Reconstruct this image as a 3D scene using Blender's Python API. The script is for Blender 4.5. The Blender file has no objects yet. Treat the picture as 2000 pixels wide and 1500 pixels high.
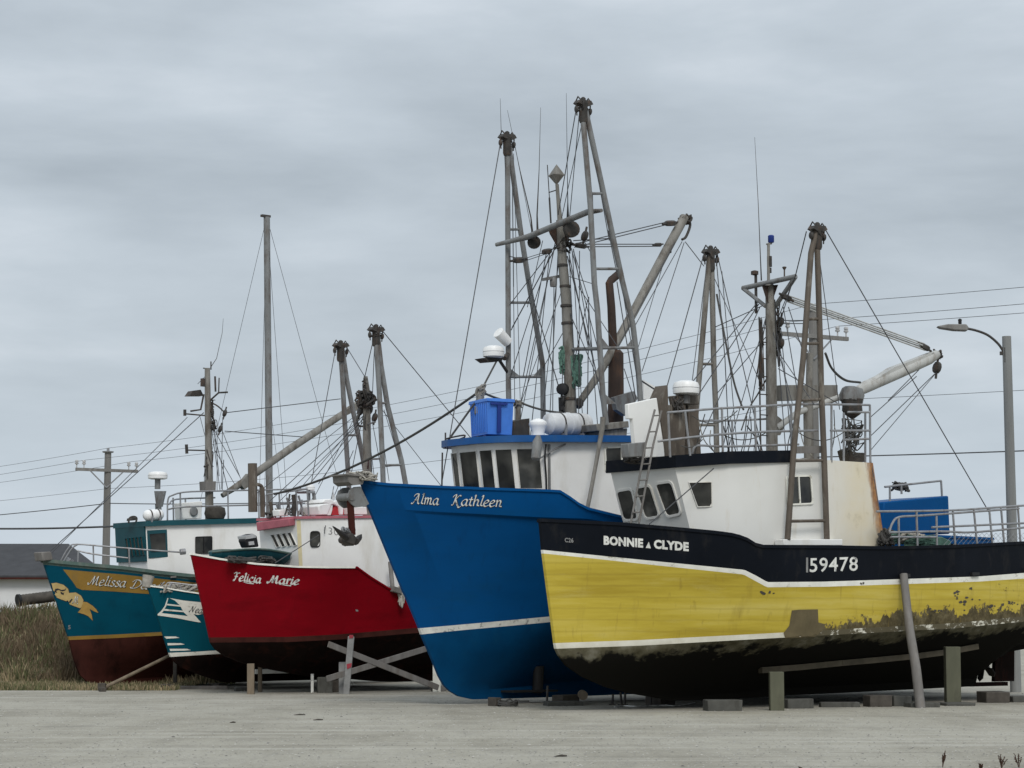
import bpy, bmesh, math, random
from mathutils import Vector, Matrix
from mathutils.geometry import tessellate_polygon
from mathutils.bvhtree import BVHTree
random.seed(7)
R_ = math.radians
scene = bpy.context.scene
COL = scene.collection

# ------------------------------------------------------------------ camera
F, CH = 4400.0, 1.75
TILT = math.atan(478/4400)
cam = bpy.data.cameras.new('camera'); cam.sensor_width = 36; cam.lens = 36*F/2000
cam.clip_start = .5; cam.clip_end = 4000
camo = bpy.data.objects.new('camera', cam); COL.objects.link(camo)
camo.location = (0, 0, CH); camo.rotation_euler = (math.pi/2+TILT, 0, 0)
scene.camera = camo

# ------------------------------------------------------------------ light
SUN_EL, SUN_AZ = R_(42), R_(172)          # azimuth measured clockwise from +Y
sl = bpy.data.lights.new('sun', 'SUN'); sl.energy = 1.5; sl.angle = R_(20); sl.color = (1, .965, .91)
so = bpy.data.objects.new('sun', sl); COL.objects.link(so)
sd = Vector((math.sin(SUN_AZ)*math.cos(SUN_EL), math.cos(SUN_AZ)*math.cos(SUN_EL), math.sin(SUN_EL)))
so.rotation_euler = (-sd).to_track_quat('-Z', 'Y').to_euler()
w = bpy.data.worlds.new('World'); scene.world = w; w.use_nodes = True
nt = w.node_tree; nt.nodes.clear(); N = nt.nodes.new; LK = nt.links.new
out = N('ShaderNodeOutputWorld'); bg = N('ShaderNodeBackground'); bg.inputs[1].default_value = .1
sky = N('ShaderNodeTexSky'); sky.sky_type = 'NISHITA'; sky.sun_disc = False
sky.sun_elevation = SUN_EL; sky.sun_rotation = SUN_AZ; sky.dust_density = 3
tc = N('ShaderNodeTexCoord'); mp = N('ShaderNodeMapping'); mp.inputs['Scale'].default_value = (3.0, 3.0, 11.5)
mp.inputs['Rotation'].default_value = (0, R_(3), 0); mp.inputs['Location'].default_value = (.35, .2, .58)
n1 = N('ShaderNodeTexNoise'); n1.inputs['Scale'].default_value = 1.15; n1.inputs['Detail'].default_value = 8; n1.inputs['Roughness'].default_value = .54
n1.inputs['Distortion'].default_value = .15
cr = N('ShaderNodeValToRGB'); e = cr.color_ramp.elements
e[0].position = .30; e[0].color = (.385, .437, .485, 1); e[1].position = .63; e[1].color = (.635, .69, .745, 1)
m_ = e.new(.50); m_.color = (.515, .575, .63, 1)
sep = N('ShaderNodeSeparateXYZ')
mr = N('ShaderNodeMapRange'); mr.inputs['From Min'].default_value = .25; mr.inputs['From Max'].default_value = 1; mr.inputs['To Min'].default_value = 10; mr.inputs['To Max'].default_value = 17
sc_ = N('ShaderNodeVectorMath'); sc_.operation = 'SCALE'
hz = N('ShaderNodeMapRange'); hz.inputs['From Min'].default_value = -.02; hz.inputs['From Max'].default_value = .12; hz.inputs['To Min'].default_value = .8; hz.inputs['To Max'].default_value = 0
mh = N('ShaderNodeMixRGB'); mh.inputs[2].default_value = (.50, .585, .67, 1)
mx = N('ShaderNodeMixRGB'); mx.inputs[0].default_value = .93
LK(tc.outputs['Generated'], mp.inputs[0]); LK(mp.outputs[0], n1.inputs['Vector']); LK(n1.outputs[0], cr.inputs[0])
LK(tc.outputs['Generated'], sep.inputs[0]); LK(sep.outputs[2], mr.inputs[0]); LK(sep.outputs[2], hz.inputs[0])
LK(hz.outputs[0], mh.inputs[0]); LK(cr.outputs[0], mh.inputs[1])
LK(mh.outputs[0], sc_.inputs[0]); LK(mr.outputs[0], sc_.inputs['Scale'])
LK(sky.outputs[0], mx.inputs[1]); LK(sc_.outputs[0], mx.inputs[2]); LK(mx.outputs[0], bg.inputs[0]); LK(bg.outputs[0], out.inputs[0])
scene.view_settings.view_transform = 'Standard'; scene.view_settings.look = 'None'
scene.view_settings.exposure = .12; scene.view_settings.gamma = 1

# ------------------------------------------------------------------ materials
def nodes(name):
    m = bpy.data.materials.new(name); m.use_nodes = True
    t = m.node_tree; b = t.nodes['Principled BSDF']; return m, t, b
def noise(t, scale, detail=4, rough=.55, stretch=(1, 1, 1), coord='Object'):
    c = t.nodes.new('ShaderNodeTexCoord'); p = t.nodes.new('ShaderNodeMapping'); p.inputs['Scale'].default_value = stretch
    n = t.nodes.new('ShaderNodeTexNoise'); n.inputs['Scale'].default_value = scale; n.inputs['Detail'].default_value = detail; n.inputs['Roughness'].default_value = rough
    t.links.new(c.outputs[coord], p.inputs[0]); t.links.new(p.outputs[0], n.inputs['Vector']); return n.outputs[0]
def ramp(t, src, stops):
    r = t.nodes.new('ShaderNodeValToRGB'); el = r.color_ramp.elements
    while len(el) < len(stops): el.new(.5)
    for x, (p, c) in zip(el, stops):
        x.position = p; x.color = (c, c, c, 1) if not isinstance(c, tuple) else (*c, 1)
    t.links.new(src, r.inputs[0]); return r.outputs[0]
def mixc(t, f, a, b, mode='MIX'):
    m = t.nodes.new('ShaderNodeMixRGB'); m.blend_type = mode
    for i, v in ((0, f), (1, a), (2, b)):
        if isinstance(v, (int, float)): m.inputs[i].default_value = v if i == 0 else (v, v, v, 1)
        elif isinstance(v, tuple): m.inputs[i].default_value = (*v, 1)
        else: t.links.new(v, m.inputs[i])
    return m.outputs[0]
def bump(t, b, src, strength=.2, dist=.02):
    n = t.nodes.new('ShaderNodeBump'); n.inputs['Strength'].default_value = strength; n.inputs['Distance'].default_value = dist
    t.links.new(src, n.inputs['Height']); t.links.new(n.outputs[0], b.inputs['Normal'])
def paint(name, c, rough=.5, var=.18, scale=1.2, streak=(1, 1, 1), dirt=None, dirt_amt=.35, dscale=2.5, dstretch=(1, 1, .35), lo=.52, hi=.72, bmp=.12, metal=0, spec=.3):
    m, t, b = nodes(name)
    n = noise(t, scale, 5, .6, streak)
    dark = tuple(x*(1-var) for x in c); light = tuple(min(1, x*(1+var*.7)) for x in c)
    col = ramp(t, n, [(.3, dark), (.7, light)])
    if dirt:
        d = noise(t, dscale, 6, .65, dstretch)
        f = ramp(t, d, [(lo, 0.0), (hi, dirt_amt)])
        col = mixc(t, f, col, dirt)
    if name in ('blue_gloss_shaded', 'red_hull_paint', 'teal_hull_paint', 'black_navy_paint', 'teal_small_hull_paint', 'blue_bottom_paint'):
        rn = noise(t, 2.4, 6, .62, (1.8, 1.8, .14)); col = mixc(t, ramp(t, rn, [(.57, 0.), (.75, .38)]), col, tuple(x*.45+.004 for x in c))
        sc = noise(t, 3.5, 8, .75, (.35, .35, 2.4)); col = mixc(t, ramp(t, sc, [(.62, 0.), (.76, .32)]), col, tuple(x*.8+.02 for x in c))
        lo_ = noise(t, .5, 3, .5); col = mixc(t, ramp(t, lo_, [(.4, 0.), (.7, .35)]), col, tuple(x*.62 for x in c))
    t.links.new(col, b.inputs['Base Color']); b.inputs['Roughness'].default_value = rough; b.inputs['Metallic'].default_value = metal; b.inputs['Specular IOR Level'].default_value = spec
    fine = noise(t, 9, 4, .6)
    if bmp: bump(t, b, fine, bmp, .01)
    return m
M = {}
M['white'] = paint('white_paint', (.78, .775, .75), .45, .07, .8, (1, 1, 1), (.42, .37, .27), .5, 1.3, (1, 1, .3), .52, .78)
M['cream'] = paint('white_paint_aged', (.70, .69, .655), .5, .05, .7, (1, 1, 1), (.55, .45, .27), .55, .9, (1, 1, .4), .48, .75)
M['trim'] = paint('white_trim', (.78, .77, .70), .5, .12, 3, (1, 1, 1), (.2, .17, .1), .7, 5, (.5, .5, 1), .58, .68)
M['letter'] = paint('white_lettering', (.70, .70, .66), .6, .2, 4, (1, 1, 1), (.06, .06, .07), .8, 7, (1, 1, 1), .56, .66)
M['letter_dark'] = paint('black_lettering', (.03, .03, .035), .6, .1)
M['letter_grey'] = paint('faded_lettering', (.235, .235, .23), .7, .2, 6)
M['blue_roof'] = paint('blue_roof_lit', (.006, .075, .25), .45, .2, 2, dirt=(.05, .1, .16), dirt_amt=.5)  # same blue as the hull, without the shade put into its colour
M['blue'] = paint('blue_gloss_shaded', (.003, .070, .225), .38, .12, .7, (.5, .5, 1.5), (.006, .06, .14), .5, 1.4, (.4, .4, 1.6), .5, .8, spec=.05)  # roof edge blue darkened: shade of the flared upright side is in the colour
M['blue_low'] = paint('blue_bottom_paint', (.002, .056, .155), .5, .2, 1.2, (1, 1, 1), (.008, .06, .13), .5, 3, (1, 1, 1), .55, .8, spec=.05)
M['navy'] = paint('black_navy_paint', (.0075, .0095, .014), .5, .25, 1.0, (1, 1, 1), (.04, .037, .034), .5, 3, (1, 1, .5), .54, .78, spec=.05)
M['red'] = paint('red_hull_paint', (.20, .0028, .008), .36, .18, .7, (.6, .6, 1.6), (.07, .002, .004), .55, 1.6, (.5, .5, 1.5), .5, .8, spec=.05)
M['red_trim'] = paint('red_trim_paint', (.30, .035, .05), .5, .2, 3)
M['pink'] = paint('faded_red_paint', (.42, .13, .16), .6, .2, 3)
M['teal'] = paint('teal_hull_paint', (.002, .066, .108), .4, .14, .8, (.6, .6, 1.5), (.004, .035, .06), .5, 2, (1, 1, 1), .52, .8, spec=.05)
M['teal2'] = paint('teal_small_hull_paint', (.003, .078, .115), .42, .14, .8, spec=.05)
M['teal_dark'] = paint('dark_teal_paint', (.006, .065, .082), .45, .2, 2)
M['green_rail'] = paint('grey_green_rail_paint', (.075, .12, .105), .5, .25, 2.5, dirt=(.2, .2, .17), dirt_amt=.5)
M['gold'] = paint('ochre_paint', (.30, .175, .035), .5, .2, 1.5, dirt=(.2, .15, .07), dirt_amt=.5)
M['gold_light'] = paint('light_gold_paint', (.52, .38, .16), .5, .15, 4)
M['gold_mid'] = paint('gold_paint', (.42, .26, .07), .5, .15, 4)
M['oxide'] = paint('red_oxide_bottom', (.058, .019, .015), .75, .3, 1.5, dirt=(.012, .006, .005), dirt_amt=.85, dscale=1.4, spec=.05)
M['oxide_dark'] = paint('dark_bottom_paint', (.012, .007, .006), .8, .35, 1.5, dirt=(.06, .018, .012), dirt_amt=.5, dscale=2.4, spec=.05)
M['grey'] = paint('grey_mast_paint', (.19, .195, .195), .55, .2, 3, (1, 1, .5), (.085, .06, .045), .75, 4, (1, 1, .4), .48, .66)
M['beige_mast'] = paint('weathered_mast', (.215, .205, .185), .65, .22, 3, (1, 1, .4), (.07, .055, .04), .75, 4, (1, 1, .3), .46, .64)
M['galv'] = paint('galvanised_tube', (.27, .275, .285), .45, .2, 4, dirt=(.12, .07, .04), dirt_amt=.65, dscale=6, metal=.3)
M['dark_metal'] = paint('dark_iron', (.05, .046, .042), .65, .35, 6, dirt=(.13, .07, .04), dirt_amt=.6, dscale=8)
M['bronze_mast'] = paint('brown_mast_paint', (.105, .086, .068), .6, .3, 4, (1, 1, .4), (.30, .28, .24), .6, 4, (1, 1, .3), .55, .7)
M['rust'] = paint('rust_brown_steel', (.05, .034, .028), .8, .3, 2, dirt=(.14, .07, .035), dirt_amt=.5, dscale=4)
M['rope'] = paint('tarred_rope', (.07, .068, .064), .9, .25, 12)
M['wire'] = paint('steel_wire', (.065, .066, .07), .6, .2, 8)
M['rope_light'] = paint('old_rope', (.36, .34, .30), .9, .3, 10)
M['net_green'] = paint('green_netting', (.10, .19, .15), .9, .3, 10)
M['fibreglass'] = paint('fibreglass_white', (.82, .82, .81), .35, .05, 2, dirt=(.45, .43, .38), dirt_amt=.35, dscale=3)
M['tote'] = paint('blue_plastic', (.06, .20, .62), .42, .1, 2, dirt=(.02, .07, .3), dirt_amt=.4)
M['tote_dark'] = paint('dark_blue_plastic', (.012, .035, .20), .5, .1, 2)
M['safety_red'] = paint('safety_red', (.42, .03, .035), .5, .15, 4)
M['wood'] = paint('weathered_timber', (.175, .165, .155), .85, .3, 4, (1, 1, .12), (.12, .10, .08), .6, 6, (1, 1, .2), .5, .7, .4)
M['wood_warm'] = paint('tan_timber', (.20, .16, .115), .85, .28, 4, (1, 1, .12), (.12, .09, .06), .6, 6, (1, 1, .2), .5, .7, .4)
M['wood_pole'] = paint('pole_timber', (.20, .195, .185), .9, .3, 3, (1, 1, .06), (.13, .12, .11), .6, 5, (1, 1, .08), .5, .7, .4)
M['wood_dark'] = paint('dark_timber', (.075, .066, .056), .9, .35, 5)
M['concrete'] = paint('concrete', (.085, .084, .075), .9, .2, 4, dirt=(.035, .032, .026), dirt_amt=.8, dscale=5, bmp=.5)  # base darkened so the deep shade under the hulls is in the colour
M['olive_post'] = paint('olive_post_paint', (.105, .106, .072), .8, .2, 3, (1, 1, .3), (.06, .056, .04), .7, 4, (1, 1, .4))
M['black'] = paint('black_rubber', (.016, .016, .017), .6, .2, 5)
M['roof'] = paint('roof_shingle', (.05, .051, .055), .85, .2, 2)
M['shed'] = paint('shed_cladding', (.66, .67, .68), .7, .06, 1)
M['insul'] = paint('porcelain', (.45, .45, .45), .3, .2, 5)
def glass():
    m, t, b = nodes('dark_window_glass'); b.inputs['Base Color'].default_value = (.022, .024, .026, 1)
    n = noise(t, 1.3, 3, .5); c = ramp(t, n, [(.38, (.010, .011, .012)), (.6, (.055, .055, .05)), (.75, (.16, .155, .14))]); t.links.new(c, b.inputs['Base Color'])  # paler patches in the pane colour stand in for faint sky reflection
    b.inputs['Roughness'].default_value = .14; b.inputs['Specular IOR Level'].default_value = .35; return m
M['glass'] = glass()
def yellow_paint():
    m, t, b = nodes('yellow_hull_paint')
    st = noise(t, 1.0, 6, .62, (.22, .22, 2.6)); col = ramp(t, st, [(.32, (.39, .288, .034)), (.5, (.51, .395, .054)), (.7, (.59, .48, .11))])
    sc = noise(t, 2.2, 6, .7, (.3, .3, 1.6)); col = mixc(t, ramp(t, sc, [(.55, 0.), (.8, .35)]), col, (.62, .54, .22))
    br = noise(t, 1.6, 5, .6, (1.4, 1.4, .35)); col = mixc(t, ramp(t, br, [(.58, 0.), (.75, .45)]), col, (.27, .19, .035))
    # flaked and slimed patches that thicken towards the aft boot top
    c = t.nodes.new('ShaderNodeTexCoord'); s = t.nodes.new('ShaderNodeSeparateXYZ'); t.links.new(c.outputs['Object'], s.inputs[0])
    ln = t.nodes.new('ShaderNodeMath'); ln.operation = 'MULTIPLY_ADD'; ln.inputs[1].default_value = .047; ln.inputs[2].default_value = 1.52; t.links.new(s.outputs[0], ln.inputs[0])
    hh = t.nodes.new('ShaderNodeMath'); hh.operation = 'SUBTRACT'; t.links.new(s.outputs[2], hh.inputs[0]); t.links.new(ln.outputs[0], hh.inputs[1])
    fl = noise(t, 2.3, 11, .74, (1, 1, .75)); k = t.nodes.new('ShaderNodeMath'); k.operation = 'MULTIPLY_ADD'; k.inputs[1].default_value = 1.55; k.inputs[2].default_value = -.66; t.links.new(fl, k.inputs[0])
    ax = t.nodes.new('ShaderNodeMapRange'); ax.inputs['From Min'].default_value = 4.6; ax.inputs['From Max'].default_value = 7; ax.inputs['To Min'].default_value = -.55; ax.inputs['To Max'].default_value = .055; t.links.new(s.outputs[0], ax.inputs[0])
    a2 = t.nodes.new('ShaderNodeMath'); t.links.new(k.outputs[0], a2.inputs[0]); t.links.new(ax.outputs[0], a2.inputs[1])
    df = t.nodes.new('ShaderNodeMath'); df.operation = 'SUBTRACT'; t.links.new(a2.outputs[0], df.inputs[0]); t.links.new(hh.outputs[0], df.inputs[1])
    f = ramp(t, df.outputs[0], [(.02, 0.), (.05, 1.)])
    dk = ramp(t, noise(t, 6, 7, .7), [(.3, (.035, .028, .014)), (.5, (.095, .075, .036)), (.72, (.18, .15, .085))])
    edge = ramp(t, df.outputs[0], [(-.10, 0.), (.02, .55)]); col = mixc(t, edge, col, (.30, .22, .06))
    col = mixc(t, f, col, dk)
    hi = t.nodes.new('ShaderNodeMapRange'); hi.inputs['From Min'].default_value = 7.5; hi.inputs['From Max'].default_value = 13; hi.inputs['To Min'].default_value = -.12; hi.inputs['To Max'].default_value = .035; t.links.new(s.outputs[0], hi.inputs[0])
    ch = t.nodes.new('ShaderNodeMath'); t.links.new(noise(t, 4.2, 10, .8, (1, 1, 1.2)), ch.inputs[0]); t.links.new(hi.outputs[0], ch.inputs[1])
    col = mixc(t, ramp(t, ch.outputs[0], [(.62, 0.), (.65, .9)]), col, (.10, .075, .03))
    rn = noise(t, 3.2, 6, .6, (2.2, 2.2, .16)); col = mixc(t, ramp(t, rn, [(.60, 0.), (.74, .5)]), col, (.24, .165, .035))
    pl = t.nodes.new('ShaderNodeTexWave'); pl.wave_type = 'BANDS'; pl.bands_direction = 'Z'; pl.inputs['Scale'].default_value = 1.3; pl.inputs['Distortion'].default_value = 1.2; pl.inputs['Detail'].default_value = 3; pl.inputs['Detail Scale'].default_value = .6
    t.links.new(c.outputs['Object'], pl.inputs['Vector']); inv = t.nodes.new('ShaderNodeMath'); inv.operation = 'SUBTRACT'; inv.inputs[0].default_value = 1; t.links.new(f, inv.inputs[1])
    sm = t.nodes.new('ShaderNodeMath'); sm.operation = 'MULTIPLY'; t.links.new(ramp(t, pl.outputs['Fac'], [(.0, .22), (.12, 0.)]), sm.inputs[0]); t.links.new(inv.outputs[0], sm.inputs[1])
    col = mixc(t, sm.outputs[0], col, (.26, .19, .035))
    t.links.new(col, b.inputs['Base Color']); b.inputs['Roughness'].default_value = .5; b.inputs['Specular IOR Level'].default_value = .15; bump(t, b, noise(t, 1.2, 5, .6, (.5, .5, 1.5)), .25, .03); return m
M['yellow'] = yellow_paint()
def olive_bottom():
    m, t, b = nodes('slimed_bottom_paint')
    c = t.nodes.new('ShaderNodeTexCoord'); s = t.nodes.new('ShaderNodeSeparateXYZ'); t.links.new(c.outputs['Object'], s.inputs[0])
    wl = t.nodes.new('ShaderNodeMath'); wl.operation = 'MULTIPLY_ADD'; wl.inputs[1].default_value = -.047; t.links.new(s.outputs[0], wl.inputs[0]); t.links.new(s.outputs[2], wl.inputs[2])
    g = t.nodes.new('ShaderNodeMapRange'); g.inputs['From Min'].default_value = .70; g.inputs['From Max'].default_value = 1.40; g.inputs['To Min'].default_value = -.36; g.inputs['To Max'].default_value = .30; t.links.new(wl.outputs[0], g.inputs[0])
    n = noise(t, 1.6, 7, .66); a = t.nodes.new('ShaderNodeMath'); t.links.new(n, a.inputs[0]); t.links.new(g.outputs[0], a.inputs[1])
    ol = ramp(t, noise(t, 3, 6, .6), [(.3, (.05, .044, .024)), (.55, (.115, .105, .07)), (.75, (.22, .21, .165))])
    col = mixc(t, ramp(t, a.outputs[0], [(.47, 0.), (.58, 1.)]), (.009, .0085, .007), ol)
    t.links.new(col, b.inputs['Base Color']); b.inputs['Roughness'].default_value = .9; b.inputs['Specular IOR Level'].default_value = .05; bump(t, b, n, .3, .03); return m
M['slime'] = olive_bottom()
def worn_stripe():
    m, t, b = nodes('worn_boot_stripe')
    c = t.nodes.new('ShaderNodeTexCoord'); s = t.nodes.new('ShaderNodeSeparateXYZ'); t.links.new(c.outputs['Object'], s.inputs[0])
    x = t.nodes.new('ShaderNodeMapRange'); x.inputs['From Min'].default_value = 5.2; x.inputs['From Max'].default_value = 6.2; x.inputs['To Min'].default_value = -.12; x.inputs['To Max'].default_value = .10; t.links.new(s.outputs[0], x.inputs[0])
    a = t.nodes.new('ShaderNodeMath'); t.links.new(noise(t, 3.2, 8, .75, (1, 1, 1.6)), a.inputs[0]); t.links.new(x.outputs[0], a.inputs[1])
    col = mixc(t, ramp(t, a.outputs[0], [(.53, 0.), (.57, 1.)]), ramp(t, noise(t, 3, 5), [(.3, (.58, .55, .44)), (.7, (.75, .73, .64))]), (.09, .075, .04))
    t.links.new(col, b.inputs['Base Color']); b.inputs['Roughness'].default_value = .7; return m
M['worn_stripe'] = worn_stripe()
def rusty_white():
    m, t, b = nodes('rust_stained_white_paint')
    c = t.nodes.new('ShaderNodeTexCoord'); s = t.nodes.new('ShaderNodeSeparateXYZ'); t.links.new(c.outputs['Object'], s.inputs[0])
    col = ramp(t, noise(t, .8, 5), [(.3, (.64, .635, .60)), (.7, (.70, .695, .665))])
    y = t.nodes.new('ShaderNodeMapRange'); y.inputs['From Min'].default_value = 6.7; y.inputs['From Max'].default_value = 8.2; y.inputs['To Min'].default_value = 0; y.inputs['To Max'].default_value = .75; t.links.new(s.outputs[0], y.inputs[0])
    yn = t.nodes.new('ShaderNodeMath'); yn.operation = 'MULTIPLY'; t.links.new(y.outputs[0], yn.inputs[0]); t.links.new(ramp(t, noise(t, 1.1, 5, .6), [(.25, .35), (.65, 1.)]), yn.inputs[1])
    col = mixc(t, yn.outputs[0], col, (.66, .55, .33))
    gr = ramp(t, noise(t, 2.2, 6, .7), [(.58, 0.), (.72, .6)]); g2 = t.nodes.new('ShaderNodeMath'); g2.operation = 'MULTIPLY'; t.links.new(gr, g2.inputs[0]); t.links.new(y.outputs[0], g2.inputs[1])
    col = mixc(t, g2.outputs[0], col, (.30, .27, .2))
    x = t.nodes.new('ShaderNodeMapRange'); x.inputs['From Min'].default_value = 9.1; x.inputs['From Max'].default_value = 9.72; x.inputs['To Min'].default_value = -.2; x.inputs['To Max'].default_value = .42; ed = t.nodes.new('ShaderNodeMath'); ed.operation = 'MULTIPLY_ADD'; ed.inputs[1].default_value = .19; t.links.new(s.outputs[2], ed.inputs[0]); t.links.new(s.outputs[0], ed.inputs[2]); t.links.new(ed.outputs[0], x.inputs[0])
    a = t.nodes.new('ShaderNodeMath'); t.links.new(noise(t, 2.6, 6, .65, (1, 1, .25)), a.inputs[0]); t.links.new(x.outputs[0], a.inputs[1])
    col = mixc(t, ramp(t, a.outputs[0], [(.56, 0.), (.66, .6), (.8, .95)]), col, ramp(t, noise(t, 5, 5, .65), [(.35, (.16, .055, .018)), (.65, (.42, .19, .045))]))
    fw = noise(t, 2.6, 7, .65, (1.2, 1.2, .16)); col = mixc(t, ramp(t, fw, [(.58, 0.), (.78, .55)]), col, (.47, .37, .2))
    t.links.new(col, b.inputs['Base Color']); b.inputs['Roughness'].default_value = .55; bump(t, b, noise(t, 6, 4), .12, .01); return m
M['rusty_white'] = rusty_white()
def gravel():
    m, t, b = nodes('gravel_ground')
    big = noise(t, .35, 7, .68, (1, .35, 1)); mid = noise(t, 1.6, 6, .7, (1, .3, 1)); fine = noise(t, 9, 5, .75); tracks = noise(t, .9, 5, .6, (.12, 1.4, 1))
    col = ramp(t, big, [(.34, (.25, .232, .188)), (.5, (.335, .315, .262)), (.68, (.39, .37, .315))])
    col = mixc(t, ramp(t, mid, [(.5, 0.), (.72, .6)]), col, (.235, .222, .19))
    col = mixc(t, ramp(t, tracks, [(.54, 0.), (.68, .65)]), col, (.44, .42, .365))
    col = mixc(t, ramp(t, tracks, [(.28, .75), (.42, 0.)]), col, (.185, .172, .145))
    col = mixc(t, ramp(t, fine, [(.5, 0.), (.72, .55)]), col, (.20, .19, .165))
    col = mixc(t, ramp(t, noise(t, 13, 4, .7), [(.56, 0.), (.70, .6)]), col, (.50, .485, .44))
    t.links.new(col, b.inputs['Base Color']); b.inputs['Roughness'].default_value = .95; b.inputs['Specular IOR Level'].default_value = .1
    bump(t, b, mixc(t, .5, fine, mid), .55, .05); return m
M['gravel'] = gravel()
M['earth'] = paint('grassy_earth', (.19, .16, .095), .95, .35, 1.5, dirt=(.07, .08, .035), dirt_amt=.7)
M['grass_tan'] = paint('dry_grass', (.30, .24, .145), .9, .35, 2)
M['grass_brown'] = paint('brown_weed', (.15, .112, .07), .9, .3, 2)
M['grass_green'] = paint('green_weed', (.115, .122, .055), .9, .3, 2)
M['weed'] = paint('dark_weed', (.085, .048, .032), .9, .3, 8)

# ------------------------------------------------------------------ mesh builder
class MB:
    def __init__(s): s.v = []; s.f = []; s.m = []
    def add(s, vs, fs, m=0):
        o = len(s.v); s.v += [tuple(v) for v in vs]
        for f in fs: s.f.append([i+o for i in f]); s.m.append(m)
    def tube(s, pts, r, n=8, m=0, caps=True):
        pts = [Vector(p) for p in pts]; k = len(pts); rs = r if isinstance(r, (list, tuple)) else [r]*k
        prev = None; vs = []
        for i, p in enumerate(pts):
            d = (pts[min(i+1, k-1)]-pts[max(i-1, 0)]).normalized()
            if prev is None:
                a = Vector((0, 0, 1)) if abs(d.z) < .9 else Vector((1, 0, 0)); u = d.cross(a).normalized()
            else: u = (prev-d*prev.dot(d)).normalized()
            prev = u; v = d.cross(u)
            for j in range(n):
                a = 2*math.pi*j/n; vs.append(p+(u*math.cos(a)+v*math.sin(a))*rs[i])
        fs = [(i*n+j, i*n+(j+1) % n, (i+1)*n+(j+1) % n, (i+1)*n+j) for i in range(k-1) for j in range(n)]
        if caps: fs += [tuple(range(n)), tuple(range((k-1)*n, k*n))]
        s.add(vs, fs, m)
    def box(s, c, size, m=0, R=None):
        c = Vector(c); h = [x/2 for x in size]; vs = []
        for x in (-1, 1):
            for y in (-1, 1):
                for z in (-1, 1):
                    p = Vector((x*h[0], y*h[1], z*h[2])); vs.append(c+(R @ p if R else p))
        s.add(vs, [(0, 1, 3, 2), (4, 6, 7, 5), (0, 4, 5, 1), (2, 3, 7, 6), (0, 2, 6, 4), (1, 5, 7, 3)], m)
    def beam(s, a, b, wd, ht, m=0):
        a, b = Vector(a), Vector(b); d = (b-a).normalized(); up = Vector((0, 0, 1)) if abs(d.z) < .95 else Vector((0, 1, 0))
        u = d.cross(up).normalized()*wd/2; v = d.cross(u).normalized()*ht/2
        s.loft([a+u+v, a-u+v, a-u-v, a+u-v], [b+u+v, b-u+v, b-u-v, b+u-v], m)
    def loft(s, A, Bl, m=0, ca=True, cb=True):
        n = len(A); fs = [(i, (i+1) % n, n+(i+1) % n, n+i) for i in range(n)]
        if ca: fs.append(tuple(range(n)))
        if cb: fs.append(tuple(range(n, 2*n)))
        s.add(list(A)+list(Bl), fs, m)
    def slab(s, poly, off, m=0):
        off = Vector(off); s.loft([Vector(p) for p in poly], [Vector(p)+off for p in poly], m)
    def lathe(s, prof, c, axis=(0, 0, 1), n=16, m=0):
        c = Vector(c); q = Vector((0, 0, 1)).rotation_difference(Vector(axis).normalized()); vs = []
        for r, z in prof:
            for j in range(n):
                a = 2*math.pi*j/n; vs.append(c+q @ Vector((r*math.cos(a), r*math.sin(a), z)))
        k = len(prof); fs = [(i*n+j, i*n+(j+1) % n, (i+1)*n+(j+1) % n, (i+1)*n+j) for i in range(k-1) for j in range(n)]
        fs += [tuple(range(n)), tuple(range((k-1)*n, k*n))]; s.add(vs, fs, m)
    def block(s, p, d, r=.11, m=0, m2=0):           # a rigging block: cheeks, sheave, shackle
        p = Vector(p); d = Vector(d).normalized()
        ax = d.cross(Vector((.3, .8, .2))).normalized()
        s.lathe([(r*.75, -r*.45), (r, -r*.3), (r, r*.3), (r*.75, r*.45)], p, ax, 10, m)
        s.tube([p-d*r*1.9, p-d*r*.8], r*.22, 6, m); s.tube([p+d*r*.8, p+d*r*1.9], r*.22, 6, m)
    def clutter(s, c, size, n=10, r=.02, m=0):      # lashings, shackles and turns of rope
        c = Vector(c)
        for _ in range(n):
            p = [c+Vector((random.uniform(-1, 1)*size[0], random.uniform(-1, 1)*size[1], random.uniform(-1, 1)*size[2])) for _ in range(4)]
            s.tube(smooth(p, 4), r*random.uniform(.7, 1.5), 5, m)
    def build(s, name, mats, parent=None, sm=True, bevel=0, ang=38, rel=None):
        if rel is not None: s.v = [(v[0]-rel[0], v[1]-rel[1], v[2]-rel[2]) for v in s.v]
        me = bpy.data.meshes.new(name); me.from_pydata(s.v, [], s.f)
        mats = mats if isinstance(mats, (list, tuple)) else [mats]
        for x in mats: me.materials.append(M[x] if isinstance(x, str) else x)
        me.polygons.foreach_set('material_index', s.m)
        bm = bmesh.new(); bm.from_mesh(me); bmesh.ops.recalc_face_normals(bm, faces=bm.faces); bm.to_mesh(me); bm.free()
        if sm:
            me.shade_smooth(); me.set_sharp_from_angle(angle=R_(ang))
        me.update()
        o = bpy.data.objects.new(name, me); COL.objects.link(o)
        if parent: o.parent = parent
        if bevel:
            b = o.modifiers.new('bevel', 'BEVEL'); b.width = bevel; b.segments = 2; b.limit_method = 'ANGLE'
        return o
def smooth(pts, k=6):
    pts = [Vector(p) for p in pts]
    if len(pts) < 3: return pts
    P = [pts[0]*2-pts[1]]+pts+[pts[-1]*2-pts[-2]]; r = []
    for i in range(1, len(P)-2):
        a, b, c, d = P[i-1:i+3]
        for j in range(k):
            t = j/k; r.append(.5*((2*b)+(c-a)*t+(2*a-5*b+4*c-d)*t*t+(3*b-a-3*c+d)*t**3))
    r.append(pts[-1]); return r
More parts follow.
